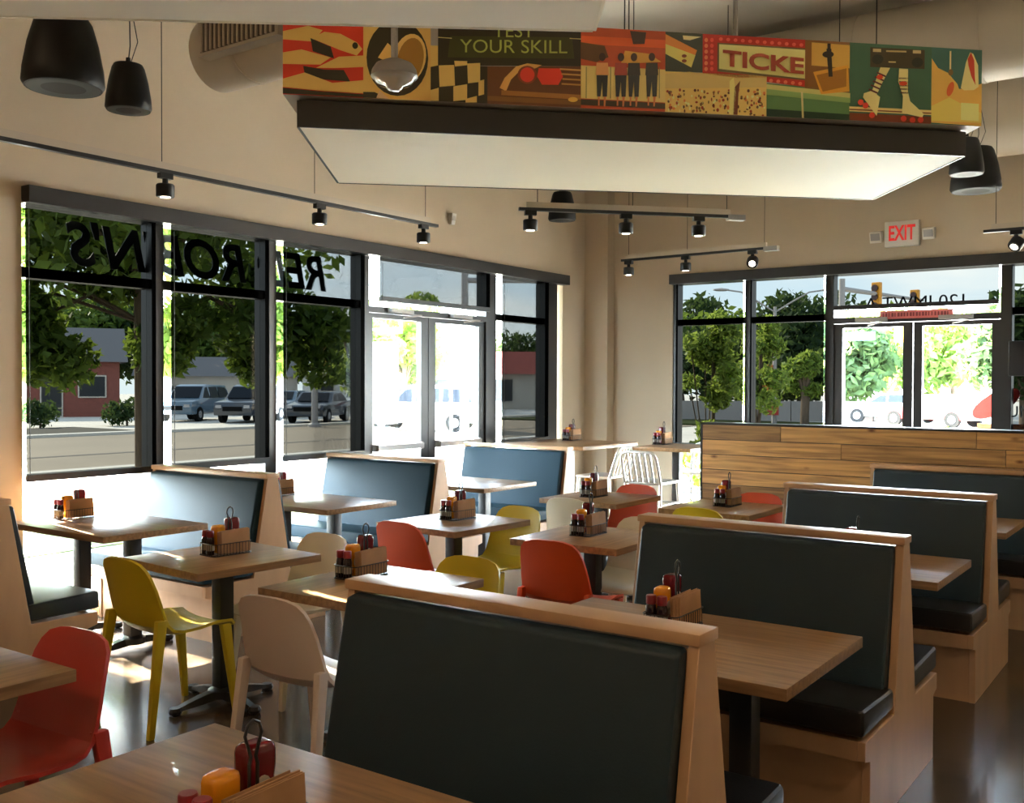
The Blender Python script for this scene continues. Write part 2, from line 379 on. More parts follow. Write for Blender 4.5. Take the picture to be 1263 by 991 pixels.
doors(fL, 6.77, 8.695, [(6.87, 7.56, 6.80, 7.665), (7.78, 8.50, 7.675, 8.60)], 2.24)
doors(fB, -3.44, -1.745, [(-3.33, -2.71, -3.42, -2.615), (-2.52, -1.87, -2.605, -1.79)], 2.235)

# ------------------------------------------------------------------ partition of wooden boards
PY = 8.10
pt = thing('board_partition', 'low partition wall clad in knotty horizontal wooden boards', 'partition', (-2.05, PY, 0))
obj('core', G().box(-1.65, 1.65, 0.012, 0.14, 0, 1.285), 'fascia_dark', pt)
obj('edge_trim', G().box(-1.67, -1.65, -0.012, 0.15, 0, 1.30), 'bronze', pt)
obj('top_trim', G().box(-1.67, 1.65, -0.012, 0.15, 1.285, 1.30), 'bronze', pt)
rows = 10; rh = 1.283/rows
for r in range(rows):
    x = -1.65
    while x < 1.65-1e-6:
        L = random.choice((0.7, 0.95, 1.2, 1.5)); x1 = min(1.65, x+L)
        if 1.65-x1 < 0.3: x1 = 1.65
        p = random.uniform(0, 0.005)
        me = G().box(x+0.002-(x+x1)/2, x1-0.002-(x+x1)/2, -0.012-p, 0.012, -rh/2+0.003, rh/2-0.003).mesh('board')
        obj('board', me, 'plank_wood', pt, ((x+x1)/2, 0, (r+0.5)*rh))
        x = x1

# ------------------------------------------------------------------ booths
def slab(pts_yz, x0, x1, bev, name):
    return G().prism(pts_yz, lambda u, v, w_: (w_, u, v), x0, x1).mesh(name, bev, 3)
def booth(label, loc, L, sides, back_m, seat_m, group, flat=None):
    """sides: list of +1/-1 (towards +y / -y); origin on the floor at the booth's centre"""
    t = thing('booth_bench', label, 'booth', loc, 0, group)
    def prof(dbl):
        p = []
        for s in (1, -1):
            if s in dbl: q = [(s*0.045, 1.0), (s*0.16, 0.36), (s*0.54, 0.36), (s*0.54, 0.29), (s*0.48, 0.275), (s*0.48, 0.0)]
            else: q = [(s*0.045, 1.0), (s*0.045, 0.0)]
            p += q if s == 1 else q[::-1]
        return p
    for x0, x1 in ((-L/2, -L/2+0.03), (L/2-0.03, L/2)):
        me = G().prism(prof(sides), lambda u, v, w_: (w_, u, v), x0, x1).mesh('end_panel', 0.002, 1); obj('end_panel', me, 'oak', t)
    lo = -0.47 if -1 in sides else -0.04; hi = 0.47 if 1 in sides else 0.04
    obj('base', G().box(-L/2+0.03, L/2-0.03, lo, hi, 0.0, 0.355), 'oak', t)
    obj('back_core', G().prism([(-0.04, 0.99), (0.04, 0.99), (0.12 if 1 in sides else 0.04, 0.36), (-0.12 if -1 in sides else -0.04, 0.36)], lambda u, v, w_: (w_, u, v), -L/2+0.03, L/2-0.03), 'oak', t)
    obj('top_cap', G().box(-L/2-0.005, L/2+0.005, -0.055, 0.055, 1.0, 1.03).mesh('top_cap', 0.004, 2), 'oak', t)
    for s in sides:
        me = slab([(s*0.035, 0.995), (s*0.09, 0.985), (s*0.205, 0.43), (s*0.12, 0.43)], -L/2+0.032, L/2-0.032, 0.016, 'backrest'); obj('backrest', me, back_m, t)
        me = slab([(s*0.15, 0.375), (s*0.555, 0.375), (s*0.555, 0.475), (s*0.15, 0.46)], -L/2+0.004, L/2-0.004, 0.022, 'seat'); obj('seat', me, seat_m, t)
        h = G().box(-L/2+0.03, L/2-0.03, min(s*0.50, s*0.54), max(s*0.50, s*0.54), 0.29, 0.36); obj('seat_rail', h, 'oak', t)
    return t
RX = -1.605; RL = 1.17
gR = 'dark booth benches along the right aisle'
booth('frontmost dark slate booth bench, largest at the bottom centre', (RX, 2.265, 0), RL, (1, -1), 'slate_vinyl', 'dark_vinyl', gR)
booth('second dark slate booth bench, behind the frontmost booth table', (RX, 4.15, 0), RL, (1, -1), 'slate_vinyl', 'dark_vinyl', gR)
booth('third dark slate booth bench with sunlit white end panel', (RX, 6.02, 0), RL, (1, -1), 'slate_vinyl', 'dark_vinyl', gR)
booth('farthest dark booth bench, backed against the board partition', (RX, 7.86, 0), RL, (-1,), 'slate_vinyl', 'dark_vinyl', gR)
WX = -5.70; WL = 1.24
gW = 'blue booth benches along the window wall'
booth('booth bench at the left photo edge with dark seat and sun patch', (WX, 2.66, 0), WL, (1,), 'navy_vinyl', 'navy_vinyl', gW)
booth('blue window booth bench behind the leftmost window table', (WX-0.05, 4.50, 0), WL, (1, -1), 'blue_vinyl', 'blue_vinyl', gW)
booth('blue window booth bench in front of the left double door', (WX, 6.20, 0), WL, (1, -1), 'blue_vinyl', 'blue_vinyl', gW)
booth('farthest bright blue window booth bench beside the corner high table', (WX, 8.12, 0), WL, (-1,), 'blue_vinyl', 'blue_vinyl', gW)

# ------------------------------------------------------------------ tables
def table_base(t, x, y, zt, R=0.27, cross=True):
    me = G().box(-0.04, 0.04, -0.04, 0.04, 0.05, zt-0.012).mesh('column', 0.006, 2)
    obj('column', me, 'black_metal', t, (x, y, 0))
    obj('top_plate', G().box(-0.16, 0.16, -0.16, 0.16, zt-0.014, zt), 'black_metal', t, (x, y, 0))
    hub = G().lathe([(0.075, 0.035), (0.075, 0.07), (0.05, 0.085)], 16).mesh('hub', 0, smooth=0.6); obj('hub', hub, 'black_metal', t, (x, y, 0))
    arm = G()
    n = 6; rings = []
    for i in range(n):
        u = i/(n-1); r = 0.05+u*(R-0.05); wv = 0.036-0.012*u; zt_ = 0.072-0.042*u**1.5; zb_ = 0.03-0.012*u
        rings.append([(r, -wv, zb_), (r, wv, zb_), (r, wv*0.7, zt_), (r, -wv*0.7, zt_)])
    for i in range(n-1): arm.hexa([rings[i][0], rings[i+1][0], rings[i+1][1], rings[i][1]], [rings[i][3], rings[i+1][3], rings[i+1][2], rings[i][2]])
    arm.lathe([(0.030, 0.006), (0.034, 0.02), (0.026, 0.036)], 10, (R, 0, 0))
    arm.lathe([(0.016, 0.0), (0.016, 0.010)], 8, (R, 0, 0))
    am = arm.mesh('foot_arm')
    angs = (0, 90, 180, 270) if cross else (90, 270)
    for a in angs: obj('foot_arm', am, 'black_metal', t, (x, y, 0), math.radians(a))
def table(name, label, loc, sx, sy, rotz, cols, group, zt=0.75, wood='tabletop', cross=True):
    t = thing(name, label, 'table', loc, rotz, group)
    me = G().box(-sx/2, sx/2, -sy/2, sy/2, zt-0.038, zt).mesh('table_top', 0.003, 2); obj('table_top', me, wood, t)
    for x, y in cols: table_base(t, x, y, zt-0.038, 0.27 if cross else 0.25, cross)
    return t
gN = 'square dining tables in the middle of the room'
TBL = {}
for k, (lab, x, y, rz) in dict(
    N1=('wooden dining table beside the near yellow chair', -4.15, 3.31, -5),
    N2=('wooden dining table half hidden behind the frontmost booth back', -3.05, 3.25, 1),
    N3=('wooden dining table between an orange and a yellow chair', -4.02, 5.03, -4),
    N4=('wooden dining table in front of the second booth, orange chair before it', -2.98, 5.02, 2),
    N5=('wooden dining table just in front of the metal stools', -3.96, 6.79, 0),
    N6=('wooden dining table in front of the board partition', -2.93, 6.77, 0),
    L0=('wooden dining table cut by the lower left photo edge', -3.20, 1.37, 0)).items():
    TBL[k] = table('dining_table', lab, (x, y, 0), 0.68, 0.72, math.radians(rz), [(0, 0)], gN)
gB = 'long booth tables'
for k, (lab, x, y, sx, sy) in dict(
    R0=('foremost wooden booth table along the bottom photo edge', -1.57, 1.30, 1.10, 0.73),
    R1=('wooden booth table behind the frontmost booth back', -1.57, 3.19, 1.10, 0.75),
    R2=('wooden booth table between second and third dark booths', -1.58, 5.10, 1.10, 0.73),
    R3=('farthest wooden booth table before the board partition', -1.60, 6.94, 1.10, 0.74),
    W1=('leftmost wooden window booth table, grass seen below it', -5.71, 3.66, 1.06, 0.72),
    W2=('middle wooden window booth table', -5.62, 5.28, 1.12, 0.72),
    W3=('farthest sun-bleached window booth table before the bright blue bench', -5.60, 7.10, 1.12, 0.78)).items():
    TBL[k] = table('booth_table', lab, (x, y, 0), sx, sy, 0, [(-0.27, 0), (0.27, 0)], gB, wood='tabletop_long', cross=False)
gH = 'bar-height tables in the corner'
TBL['H1'] = table('high_table', 'bar-height table in the room corner by the window', (-5.74, 9.17, 0), 1.03, 1.15, 0, [(0.0, 0)], gH, zt=1.0)
TBL['H2'] = table('high_table', 'bar-height table between two metal stools by the back window', (-4.56, 9.36, 0), 0.64, 0.74, 0, [(0.0, 0)], gH, zt=1.0)

# ------------------------------------------------------------------ moulded chairs
PROF = [(0.215, 0.425, 0.195), (0.20, 0.443, 0.205), (0.12, 0.452, 0.215), (0.02, 0.442, 0.222), (-0.08, 0.440, 0.222), (-0.14, 0.455, 0.220), (-0.175, 0.49, 0.217),
        (-0.195, 0.54, 0.213), (-0.212, 0.60, 0.208), (-0.228, 0.66, 0.200), (-0.243, 0.72, 0.190), (-0.252, 0.76, 0.176), (-0.258, 0.79, 0.148), (-0.262, 0.806, 0.10), (-0.263, 0.811, 0.055)]
def shell_part(i0, i1, name):
    NX = 12; top = []; 
    rows_ = PROF[i0:i1+1]
    def pt(i, k, off):
        y, z, hw = PROF[i]; s = -1+2*k/NX
        a = PROF[max(0, i-1)]; b = PROF[min(len(PROF)-1, i+1)]
        ty, tz = b[0]-a[0], b[1]-a[1]; l = math.hypot(ty, tz) or 1
        ny, nz_ = tz/l, -ty/l           # normal towards the sitter
        curl = 0.026*abs(s)**2.5*(1.0 if i < 10 else (0.8, 0.5, 0.25, 0.08, 0.0)[i-10])
        return (s*hw, y+ny*(curl-off), z+nz_*(curl-off))
    g = G(); n = i1-i0+1; vs_ = []
    for off in (0, 0.014):
        for i in range(i0, i1+1):
            for k in range(NX+1): vs_.append(pt(i, k, off))
    M = NX+1; fs_ = []
    for i in range(n-1):
        for k in range(NX):
            a = i*M+k; fs_.append((a, a+1, a+M+1, a+M)); b = a+n*M; fs_.append((b, b+M, b+M+1, b+1))
    for i in range(n-1):
        for k in (0, NX):
            a = i*M+k; b = a+n*M; fs_.append((a, a+M, b+M, b) if k == 0 else (a, b, b+M, a+M))
    for i in (0, n-1):
        for k in range(NX):
            a = i*M+k; b = a+n*M; fs_.append((a, a+1, b+1, b))
    g.add(vs_, fs_)
    return g.mesh(name, smooth=0.9)
def leg(p, q, w0, w1, d0, d1):
    p, q = Vector(p), Vector(q)
    a = [(q.x+sx*w1, q.y+sy*d1, q.z) for sx, sy in ((-1,-1),(1,-1),(1,1),(-1,1))]
    b = [(p.x+sx*w0, p.y+sy*d0, p.z) for sx, sy in ((-1,-1),(1,-1),(1,1),(-1,1))]
    return G().hexa(a, b).mesh('leg', 0.006, 2)
CHM = dict(seat=shell_part(0, 6, 'seat'), back=shell_part(6, 14, 'backrest'))
LEGS = []
for s in (-1, 1):
    LEGS.append(leg((s*0.205, -0.190, 0.53), (s*0.228, -0.262, 0), 0.016, 0.014, 0.026, 0.015))
    LEGS.append(leg((s*0.190, 0.175, 0.448), (s*0.212, 0.225, 0), 0.018, 0.013, 0.026, 0.014))
def chair(m, label, loc, rotz):
    t = thing('dining_chair', label, 'chair', loc, rotz, 'moulded plastic dining chairs')
    def p(name, me):
        o = D.objects.new(name, me); COL.objects.link(o); o.parent = t
        if not me.materials: me.materials.append(MATS[m])
        o.material_slots[0].link = 'OBJECT'; o.material_slots[0].material = MATS[m]
    p('seat', CHM['seat']); p('backrest', CHM['back'])
    for l in LEGS: p('leg', l)
R = math.radians
for m, lab, x, y, rz in (
    ('yellow_plastic', 'yellow plastic chair seen from behind at the left, whole legs visible', -4.19, 3.03, -2),
    ('cream_plastic', 'cream plastic chair on the far side of the table by the yellow chair', -4.00, 3.62, 178),
    ('rose_plastic', 'whitish plastic chair seen from behind, beside the frontmost booth back', -3.00, 2.86, 3),
    ('yellow_plastic', 'yellow chair mostly hidden behind the sunlit table near the frontmost booth', -2.90, 3.50, 180),
    ('orange_plastic', 'orange chair seen from behind in front of the middle blue bench', -4.00, 4.73, -2),
    ('yellow_plastic', 'yellow plastic chair facing the camera, right of the orange one', -3.86, 5.26, 176),
    ('orange_plastic', 'large orange chair seen from behind, left of the second booth', -2.90, 4.67, 2),
    ('cream_plastic', 'cream chair mostly hidden by the second booth back', -2.90, 5.26, 180),
    ('cream_plastic', 'cream chair back seen between two tables, left of the farther orange chair', -3.85, 6.37, 0),
    ('orange_plastic', 'orange chair in front of the slatted metal stool', -3.90, 7.02, 180),
    ('yellow_plastic', 'yellow chair back just showing above the second booth', -2.86, 6.42, 0),
    ('orange_plastic', 'orange chair tucked between dining table and board partition', -2.86, 7.02, 180),
    ('red_plastic', 'red plastic chair in the lower left corner', -3.08, 1.62, 183)):
    chair(m, lab, (x, y, 0), R(rz))

# ------------------------------------------------------------------ metal bar stools
def make_stool():
    t = thing('bar_stool', 'x', 'stool')
    S = 0.70
    me = G().box(-0.20, 0.20, -0.19, 0.20, S-0.03, S).mesh('seat', 0.014, 3); obj('seat', me, 'aluminium', t)
    pts = [(-0.19, -0.19, S-0.02), (-0.19, -0.235, S+0.12), (-0.185, -0.27, S+0.23), (-0.165, -0.283, S+0.268), (-0.12, -0.288, S+0.285), (0.12, -0.288, S+0.285), (0.165, -0.283, S+0.268), (0.185, -0.27, S+0.23), (0.19, -0.235, S+0.12), (0.19, -0.19, S-0.02)]
    obj('back_frame', G().tube(pts, 0.014, 10).mesh('back_frame', smooth=0.8), 'aluminium', t)
    sm = None
    for x in (-0.12, -0.06, 0.0, 0.06, 0.12):
        g = G(); ps = [(-0.195, S-0.005), (-0.225, S+0.10), (-0.258, S+0.20), (-0.286, S+0.28)]
        for (y0, z0), (y1, z1) in zip(ps[:-1], ps[1:]):
            g.hexa([(-0.012, y0-0.004, z0), (0.012, y0-0.004, z0), (0.012, y0+0.004, z0), (-0.012, y0+0.004, z0)], [(-0.012, y1-0.004, z1), (0.012, y1-0.004, z1), (0.012, y1+0.004, z1), (-0.012, y1+0.004, z1)])
        if sm is None: sm = g.mesh('slat')
        obj('slat', sm, 'aluminium', t, (x, 0, 0))
    for sx in (-1, 1):
        obj('leg', G().tube([(sx*0.185, 0.175, S-0.02), (sx*0.21, 0.22, 0)], 0.014, 10).mesh('leg', smooth=0.8), 'aluminium', t)
        obj('leg', G().tube([(sx*0.185, -0.18, S-0.02), (sx*0.21, -0.24, 0)], 0.014, 10).mesh('leg', smooth=0.8), 'aluminium', t)
    for z, r in ((0.22, 0.010), (0.48, 0.009)):
        e = 0.21-0.025*z/S; f = 0.22-0.045*z/S; b = -0.24+0.06*z/S
        obj('footrest', G().tube([(-e, f, z), (e, f, z), (e, b, z), (-e, b, z)], r, 8, True).mesh('footrest', smooth=0.8), 'aluminium', t)
    return t
st = make_stool()
gS = 'slatted aluminium bar stools'
place(st, True, (-4.52, 8.72, 0), R(0), 'aluminium bar stool with slatted back in front of the high table', gS)
place(st, False, (-5.22, 8.98, 0), R(90), 'aluminium bar stool in the corner, seen past the high table', gS)
place(st, False, (-4.60, 9.98, 0), R(180), 'aluminium bar stool between high table and board partition', gS)

# ------------------------------------------------------------------ condiment caddies
def rrect(hx, hy, r, z, cx=0, cy=0, n=4):
    p = []
    for qx, qy, a0 in ((1, 1, 0), (-1, 1, 90), (-1, -1, 180), (1, -1, 270)):
        for i in range(n):
            a = R(a0+90*i/(n-1)); p.append((cx+qx*(hx-r)+r*math.cos(a), cy+qy*(hy-r)+r*math.sin(a), z))
    return p
HX, HY = 0.070, 0.115
def make_caddy():
    t = thing('condiment_caddy', 'x', 'caddy')
    obj('top_rim', G().tube(rrect(HX, HY, 0.02, 0.062), 0.0024, 6, True), 'wire', t)
    obj('base_rim', G().tube(rrect(HX, HY, 0.02, 0.003), 0.0024, 6, True), 'wire', t)
    g = G(); top = rrect(HX, HY, 0.02, 0.062, n=4)
    for i in range(-5, 6):
        y = i*0.0185
        for sx in (-1, 1): g.cone((sx*HX, y, 0.003), (sx*HX, y, 0.062), 0.0015, 0.0015, 5)
    for i in range(-3, 4):
        x = i*0.0165
        for sy in (-1, 1): g.cone((x, sy*HY, 0.003), (x, sy*HY, 0.062), 0.0015, 0.0015, 5)
    obj('side_wires', g, 'wire', t)
    g = G()
    for i in range(-4, 5): g.cone((-HX, i*0.024, 0.003), (HX, i*0.024, 0.003), 0.0015, 0.0015, 5)
    obj('floor_wires', g, 'wire', t)
    hp = [(0.004, 0.030, 0.004), (0.004, 0.030, 0.17), (0.004, 0.026, 0.178), (0.004, 0.024, 0.20), (0.004, 0.028, 0.225)]
    hp = [(0.004, 0.034, 0.004), (0.004, 0.034, 0.155), (0.004, 0.030, 0.17), (0.004, 0.036, 0.19), (0.004, 0.044, 0.213), (0.004, 0.038, 0.232), (0.004, 0.024, 0.24), (0.004, 0.010, 0.232), (0.004, 0.004, 0.213), (0.004, 0.012, 0.19), (0.004, 0.018, 0.17), (0.004, 0.014, 0.155), (0.004, 0.014, 0.004)]
    obj('handle', G().tube(hp, 0.0034, 8).mesh('handle', smooth=0.9), 'wire', t)
    return t
def make_squeeze(name, m, h, wdt, dep):
    t = thing(name, 'x', 'bottle')
    prof = [(0.62, 0.0), (0.66, 0.004), (0.66, 0.022), (0.60, 0.026), (0.80, 0.034), (0.92, 0.06), (0.94, h*0.6), (1.0, h*0.72), (1.0, h*0.90), (0.93, h*0.965), (0.72, h*0.995), (0.40, h)]
    g = G().lathe([(r, z) for r, z in prof[4:]], 28, (0, 0, 0), wdt/2, dep/2, 4.0).mesh('body', smooth=0.9); obj('body', g, m, t)
    g = G().lathe([(r, z) for r, z in prof[:5]], 24, (0, 0, 0), wdt/2, dep/2, 3.0).mesh('cap', smooth=0.9); obj('cap', g, m, t)
    for s in (-1, 1):
        g = G()
        n = 18
        ring = [(0.30*wdt*math.cos(2*math.pi*i/n), s*(dep/2+0.0008), h*0.46+0.20*h*math.sin(2*math.pi*i/n)) for i in range(n)]
        g.add(ring+[(x, y+s*0.0015-s*0.004, z) for x, y, z in ring], [tuple(range(n)), tuple(range(2*n-1, n-1, -1))]+[(i, (i+1) % n, n+(i+1) % n, n+i) for i in range(n)])
        lb = obj('label_print', g, 'white_print', t)
        obj('label_band', G().box(-0.018, 0.018, s*(dep/2+0.0006)-0.001, s*(dep/2+0.0006)+0.001, h*0.42, h*0.48), 'grey_print', lb)
    return t
def make_sauce():
    t = thing('sauce_bottle', 'x', 'bottle')
    obj('body', G().lathe([(0.018, 0.0), (0.0205, 0.003), (0.0205, 0.07), (0.018, 0.085), (0.014, 0.092)], 18).mesh('body', smooth=0.7), 'sauce_glass', t)
    obj('cap', G().lathe([(0.0165, 0.090), (0.0185, 0.092), (0.0185, 0.118), (0.0165, 0.122)], 18).mesh('cap', smooth=0.7), 'red_cap', t)
    obj('label_band', G().lathe([(0.0209, 0.022), (0.0209, 0.052)], 18).mesh('label_band', smooth=0.7), 'grey_print', t)
    return t
def make_napkins():
    t = thing('napkin_stack', 'x', 'napkins')
    rnd = random.Random(3)
    for i in range(8):
        x = 0.022+i*0.0052; y0 = -0.062+rnd.uniform(-0.004, 0.004); y1 = 0.100+rnd.uniform(-0.006, 0.010); z1 = 0.118+rnd.uniform(-0.006, 0.006)
        me = G().hexa([(x-0.0022, y0, 0.007), (x+0.0022, y0, 0.007), (x+0.0022, y1, 0.007), (x-0.0022, y1, 0.007)],
                      [(x-0.012, y0+0.004, z1-0.004), (x-0.0055, y0+0.004, z1), (x-0.0055, y1, z1+0.004), (x-0.012, y1, z1)]).mesh('napkin', 0.0012, 1)
        obj('napkin', me, 'kraft', t)
    return t
PR = dict(c=make_caddy(), k=make_squeeze('ketchup_bottle', 'ketchup', 0.175, 0.074, 0.054), m=make_squeeze('mustard_bottle', 'mustard', 0.142, 0.068, 0.052), s=make_sauce(), n=make_napkins())
first = [True]
def caddy(x, y, z, rz, where):
    f = first[0]; first[0] = False
    rz = R(rz); c, s = math.cos(rz), math.sin(rz)
    P = lambda a, b: (x+a*c-b*s, y+a*s+b*c, z+0.0045)
    place(PR['c'], f, (x, y, z), rz, 'black wire condiment caddy '+where, 'condiment caddies')
    place(PR['m'], f, P(-0.034, -0.022), rz+R(90+6), 'yellow mustard bottle in the caddy '+where, 'mustard bottles')
    place(PR['k'], f, P(-0.036, 0.062), rz+R(90-5), 'red ketchup bottle in the caddy '+where, 'ketchup bottles')
    place(PR['n'], f, P(0.004, 0), rz, 'brown paper napkin stack in the caddy '+where, 'napkin stacks')
    gs = 'small dark sauce bottles'
    place(PR['s'], f, P(-0.044, -0.088), rz, 'outer dark sauce bottle in the caddy '+where, gs)
    place(PR['s'], False, P(0.000, -0.090), rz, 'inner dark sauce bottle '+where, gs)
T = 0.75
caddy(-1.50, 1.24, T, 0, 'on the foremost table at the bottom edge')
caddy(-4.19, 3.36, T, -5, 'on the table by the near yellow chair')
caddy(-6.08, 3.66, T, 0, 'on the leftmost window table')
caddy(-3.20, 3.33, T, 0, 'on the table behind the frontmost booth corner')
caddy(-4.06, 5.12, T, -4, 'on the table between orange and yellow chairs')
caddy(-3.03, 5.05, T, 2, 'on the table left of the second booth')
caddy(-4.02, 6.78, T, 0, 'on the table before the metal stools')
caddy(-2.94, 6.86, T, 0, 'on the table before the board partition')
caddy(-1.62, 3.30, T, 0, 'on the booth table behind the frontmost booth')
caddy(-1.45, 4.93, T, 0, 'on the table mostly hidden by the second booth')
caddy(-6.03, 5.35, T, 0, 'on the middle window table')
caddy(-5.95, 9.55, 1.0, 0, 'on the corner high table')
caddy(-4.80, 9.50, 1.0, 0, 'on the high table by the back window')

# ------------------------------------------------------------------ ceiling canopies
def lerp(a, b, t): return a+(b-a)*t
ZK = 2.95
c1 = thing('ceiling_canopy', 'large hanging canopy with photo collage band, dark fascia and pale underside', 'canopy', (-2.99, 5.47, ZK))
O1 = Vector(c1.location)
q = [(-3.90, 3.60), (-1.24, 6.23), (-2.06, 7.32), (-4.77, 4.75)]
def hexq(q_, z0, z1, o): return G().hexa([(x-o.x, y-o.y, z0-o.z) for x, y in q_], [(x-o.x, y-o.y, z1-o.z) for x, y in q_])
obj('soffit_panel', hexq(q, ZK, ZK+0.05, O1), 'canopy_white', c1)
ctr = Vector((sum(p[0] for p in q)/4, sum(p[1] for p in q)/4))
ed = Vector((2.66, 2.63)).normalized(); nrm = Vector((ed.y, -ed.x))      # along the front, towards the camera
def strip(a, b, th):
    a, b = Vector(a), Vector(b); n_ = Vector(((b-a).y, -(b-a).x)).normalized()*th
    return [tuple(a), tuple(a+n_), tuple(b+n_), tuple(b)]
for i in range(4):
    obj('fascia', hexq(strip(q[i], q[(i+1) % 4], 0.012), ZK-0.004, 3.085, O1), 'fascia_dark', c1)
bq = [(-3.928, 3.515), (-1.146, 6.208), (-2.00, 7.38), (-4.82, 4.72)]
obj('graphic_box', hexq(bq, 3.10, 3.53, O1), 'canopy_edge', c1)
for (x, y) in ((-3.6, 4.1), (-2.75, 4.95), (-1.7, 6.1), (-2.2, 7.0), (-3.3, 6.0), (-4.4, 4.9)):
    obj('cable', G().cone((x-O1.x, y-O1.y, 3.53-ZK), (x-O1.x, y-O1.y, ZC-ZK), 0.004, 0.004, 6), 'black_metal', c1)
px_ = (-2.35, 5.55)
obj('support_rod', G().cone((px_[0]-O1.x, px_[1]-O1.y, 3.53-ZK), (px_[0]-O1.x, px_[1]-O1.y, ZC-ZK), 0.014, 0.014, 8), 'lamp_grey', c1)
c2 = thing('ceiling_canopy', 'near hanging canopy, plain pale underside cut by the top edge', 'canopy', (-2.3, 1.6, ZK))
O2 = Vector(c2.location)
q2 = [(-4.34, -0.05), (-0.86, 1.81), (-1.94, 3.25), (-4.62, 1.10)]
q2 = [(-3.54, -0.34), (-0.86, 1.81), (-1.94, 3.25), (-4.62, 1.10)]
obj('soffit_panel', hexq(q2, ZK, ZK+0.05, O2), 'canopy_white', c2)
for i in range(4): obj('fascia', hexq(strip(q2[i], q2[(i+1) % 4], 0.012), ZK-0.002, 3.085, O2), 'canopy_white', c2)
for (x, y) in ((-2.2, 2.6), (-3.9, 1.2), (-1.4, 1.9), (-3.2, 0.4)):
    obj('cable', G().cone((x-O2.x, y-O2.y, 3.0-ZK), (x-O2.x, y-O2.y, ZC-ZK), 0.004, 0.004, 6), 'black_metal', c2)

# ---- collage print on the band: flat inks laid on the front of graphic_box
PB = [(349, 116.5), (595, 123), (715, 127.5), (780, 130), (1048, 145), (1210, 156)]
A3 = Vector((-3.928, 3.515, 0)); B3 = Vector((-1.146, 6.208, 0)); en = Vector(((B3-A3).y, -(B3-A3).x, 0)).normalized()
dA = A3.dot(Vector((fw.x, fw.y, 0))); dB = B3.dot(Vector((fw.x, fw.y, 0)))
def uv(px, py):
    for (a, ya), (b, yb) in zip(PB[:-1], PB[1:]):
        if px <= b or b == 1210: yb_ = lerp(ya, yb, (px-a)/(b-a)); break
    h = lerp(103, 92.5, (px-349)/861)
    v = (yb_-py)/h
    s = (px-349)/861                      # perspective along the band
    t = s*dA/(s*dA+(1-s)*dB) if False else s*dB**-1/((1-s)/dA+s/dB) if False else (s*dA)/(dB+s*(dA-dB))
    return t, v
def band(px, py, lay):
    t, v = uv(px, py); p = A3.lerp(B3, t)+en*(0.002+0.0008*lay); return (p.x-O1.x, p.y-O1.y, 3.10+min(1.0, max(0.0, v))*0.43-O1.z)
INK = 1.6
class Print:
    def __init__(s): s.v = []; s.f = []; s.c = []; s.lay = 0
    def poly(s, pts, col, lay=None):
        s.lay = s.lay+1 if lay is None else lay
        o = len(s.v); s.v += [band(x, y, s.lay) for x, y in pts]; s.f.append(tuple(range(o, o+len(pts)))); s.c.append(tuple(min(1, c*INK) for c in lin(col)))
        return s
    def rect(s, x0, x1, y0, y1, col, lay=None, skew=None):
        k = 0.05 if skew is None else skew
        d = (x1-x0)*k
        return s.poly([(x0, y0), (x1, y0+d), (x1, y1+d), (x0, y1)], col, lay)
    def ell(s, cx, cy, rx, ry, col, lay=None, n=20, a=0):
        ca, sa = math.cos(a), math.sin(a)
        return s.poly([(cx+rx*math.cos(2*math.pi*i/n)*ca-ry*math.sin(2*math.pi*i/n)*sa, cy+rx*math.cos(2*math.pi*i/n)*sa+ry*math.sin(2*math.pi*i/n)*ca) for i in range(n)], col, lay)
    def make(s, name, label):
        me = D.meshes.new(name); me.from_pydata(s.v, [], s.f)
        ca = me.color_attributes.new('ink', 'FLOAT_COLOR', 'CORNER')
        i = 0
        for f, c in zip(s.f, s.c):
            for _ in f: ca.data[i].color = (*c, 1); i += 1
        o = obj(name, me, 'print', c1); o['label'] = label
        return o
TAN = (222, 172, 92); DK = (48, 40, 16); RED = (196, 52, 24); GOLD = (150, 108, 36)
def base(p, x0, x1, y0a, y0b, y1a, y1b, col): return p.poly([(x0, y0a), (x1, y0b), (x1, y1b), (x0, y1a)], col, 0)
yb = lambda x: (116.5+(x-349)*0.0264 if x < 595 else 123+(x-595)*0.037 if x < 780 else 130+(x-780)*0.056 if x < 1048 else 145+(x-1048)*0.068)
yt = lambda x: yb(x)-lerp(103, 92.5, (x-349)/861)
p = Print(); base(p, 349, 448, yt(349), yt(448), yb(349), yb(448), RED)
p.poly([(349, 40), (380, 33), (398, 38), (386, 52), (349, 50)], TAN).poly([(384, 48), (400, 40), (420, 42), (440, 52), (447, 60), (440, 68), (420, 62)], TAN).ell(438, 56, 3.5, 4, DK)
p.poly([(383, 48), (408, 58), (412, 72), (386, 64)], DK).poly([(349, 66), (372, 62), (408, 71), (395, 80), (349, 80)], TAN).poly([(390, 84), (418, 70), (448, 68), (448, 82), (412, 84)], TAN)
p.poly([(374, 82), (400, 86), (424, 86), (432, 100), (400, 98), (376, 92)], DK).poly([(349, 98), (376, 90), (410, 102), (448, 98), (448, 114), (400, 112), (349, 108)], TAN).poly([(349, 109), (400, 113), (448, 115), (448, 118.5), (349, 116)], DK)
p.make('photo_print', 'print of tan laces on red shoes')
p = Print(); base(p, 448, 531, yt(448), yt(531), yb(448), yb(531), TAN)
p.ell(490, 70, 38, 46, DK, n=28).ell(505, 70, 20, 30, (214, 176, 100), a=0.2, n=24).ell(506, 72, 16, 27, GOLD, a=0.2, n=24).poly([(466, 70), (478, 52), (487, 60), (480, 76)], TAN)
p.poly([(448, 112), (462, 112), (480, 121), (448, 119)], DK).poly([(468, 110), (480, 120), (464, 119)], (205, 175, 130)).poly([(520, 118), (531, 112), (531, 121)], TAN)
p.make('photo_print', 'print of a dark wheel with golden hub')
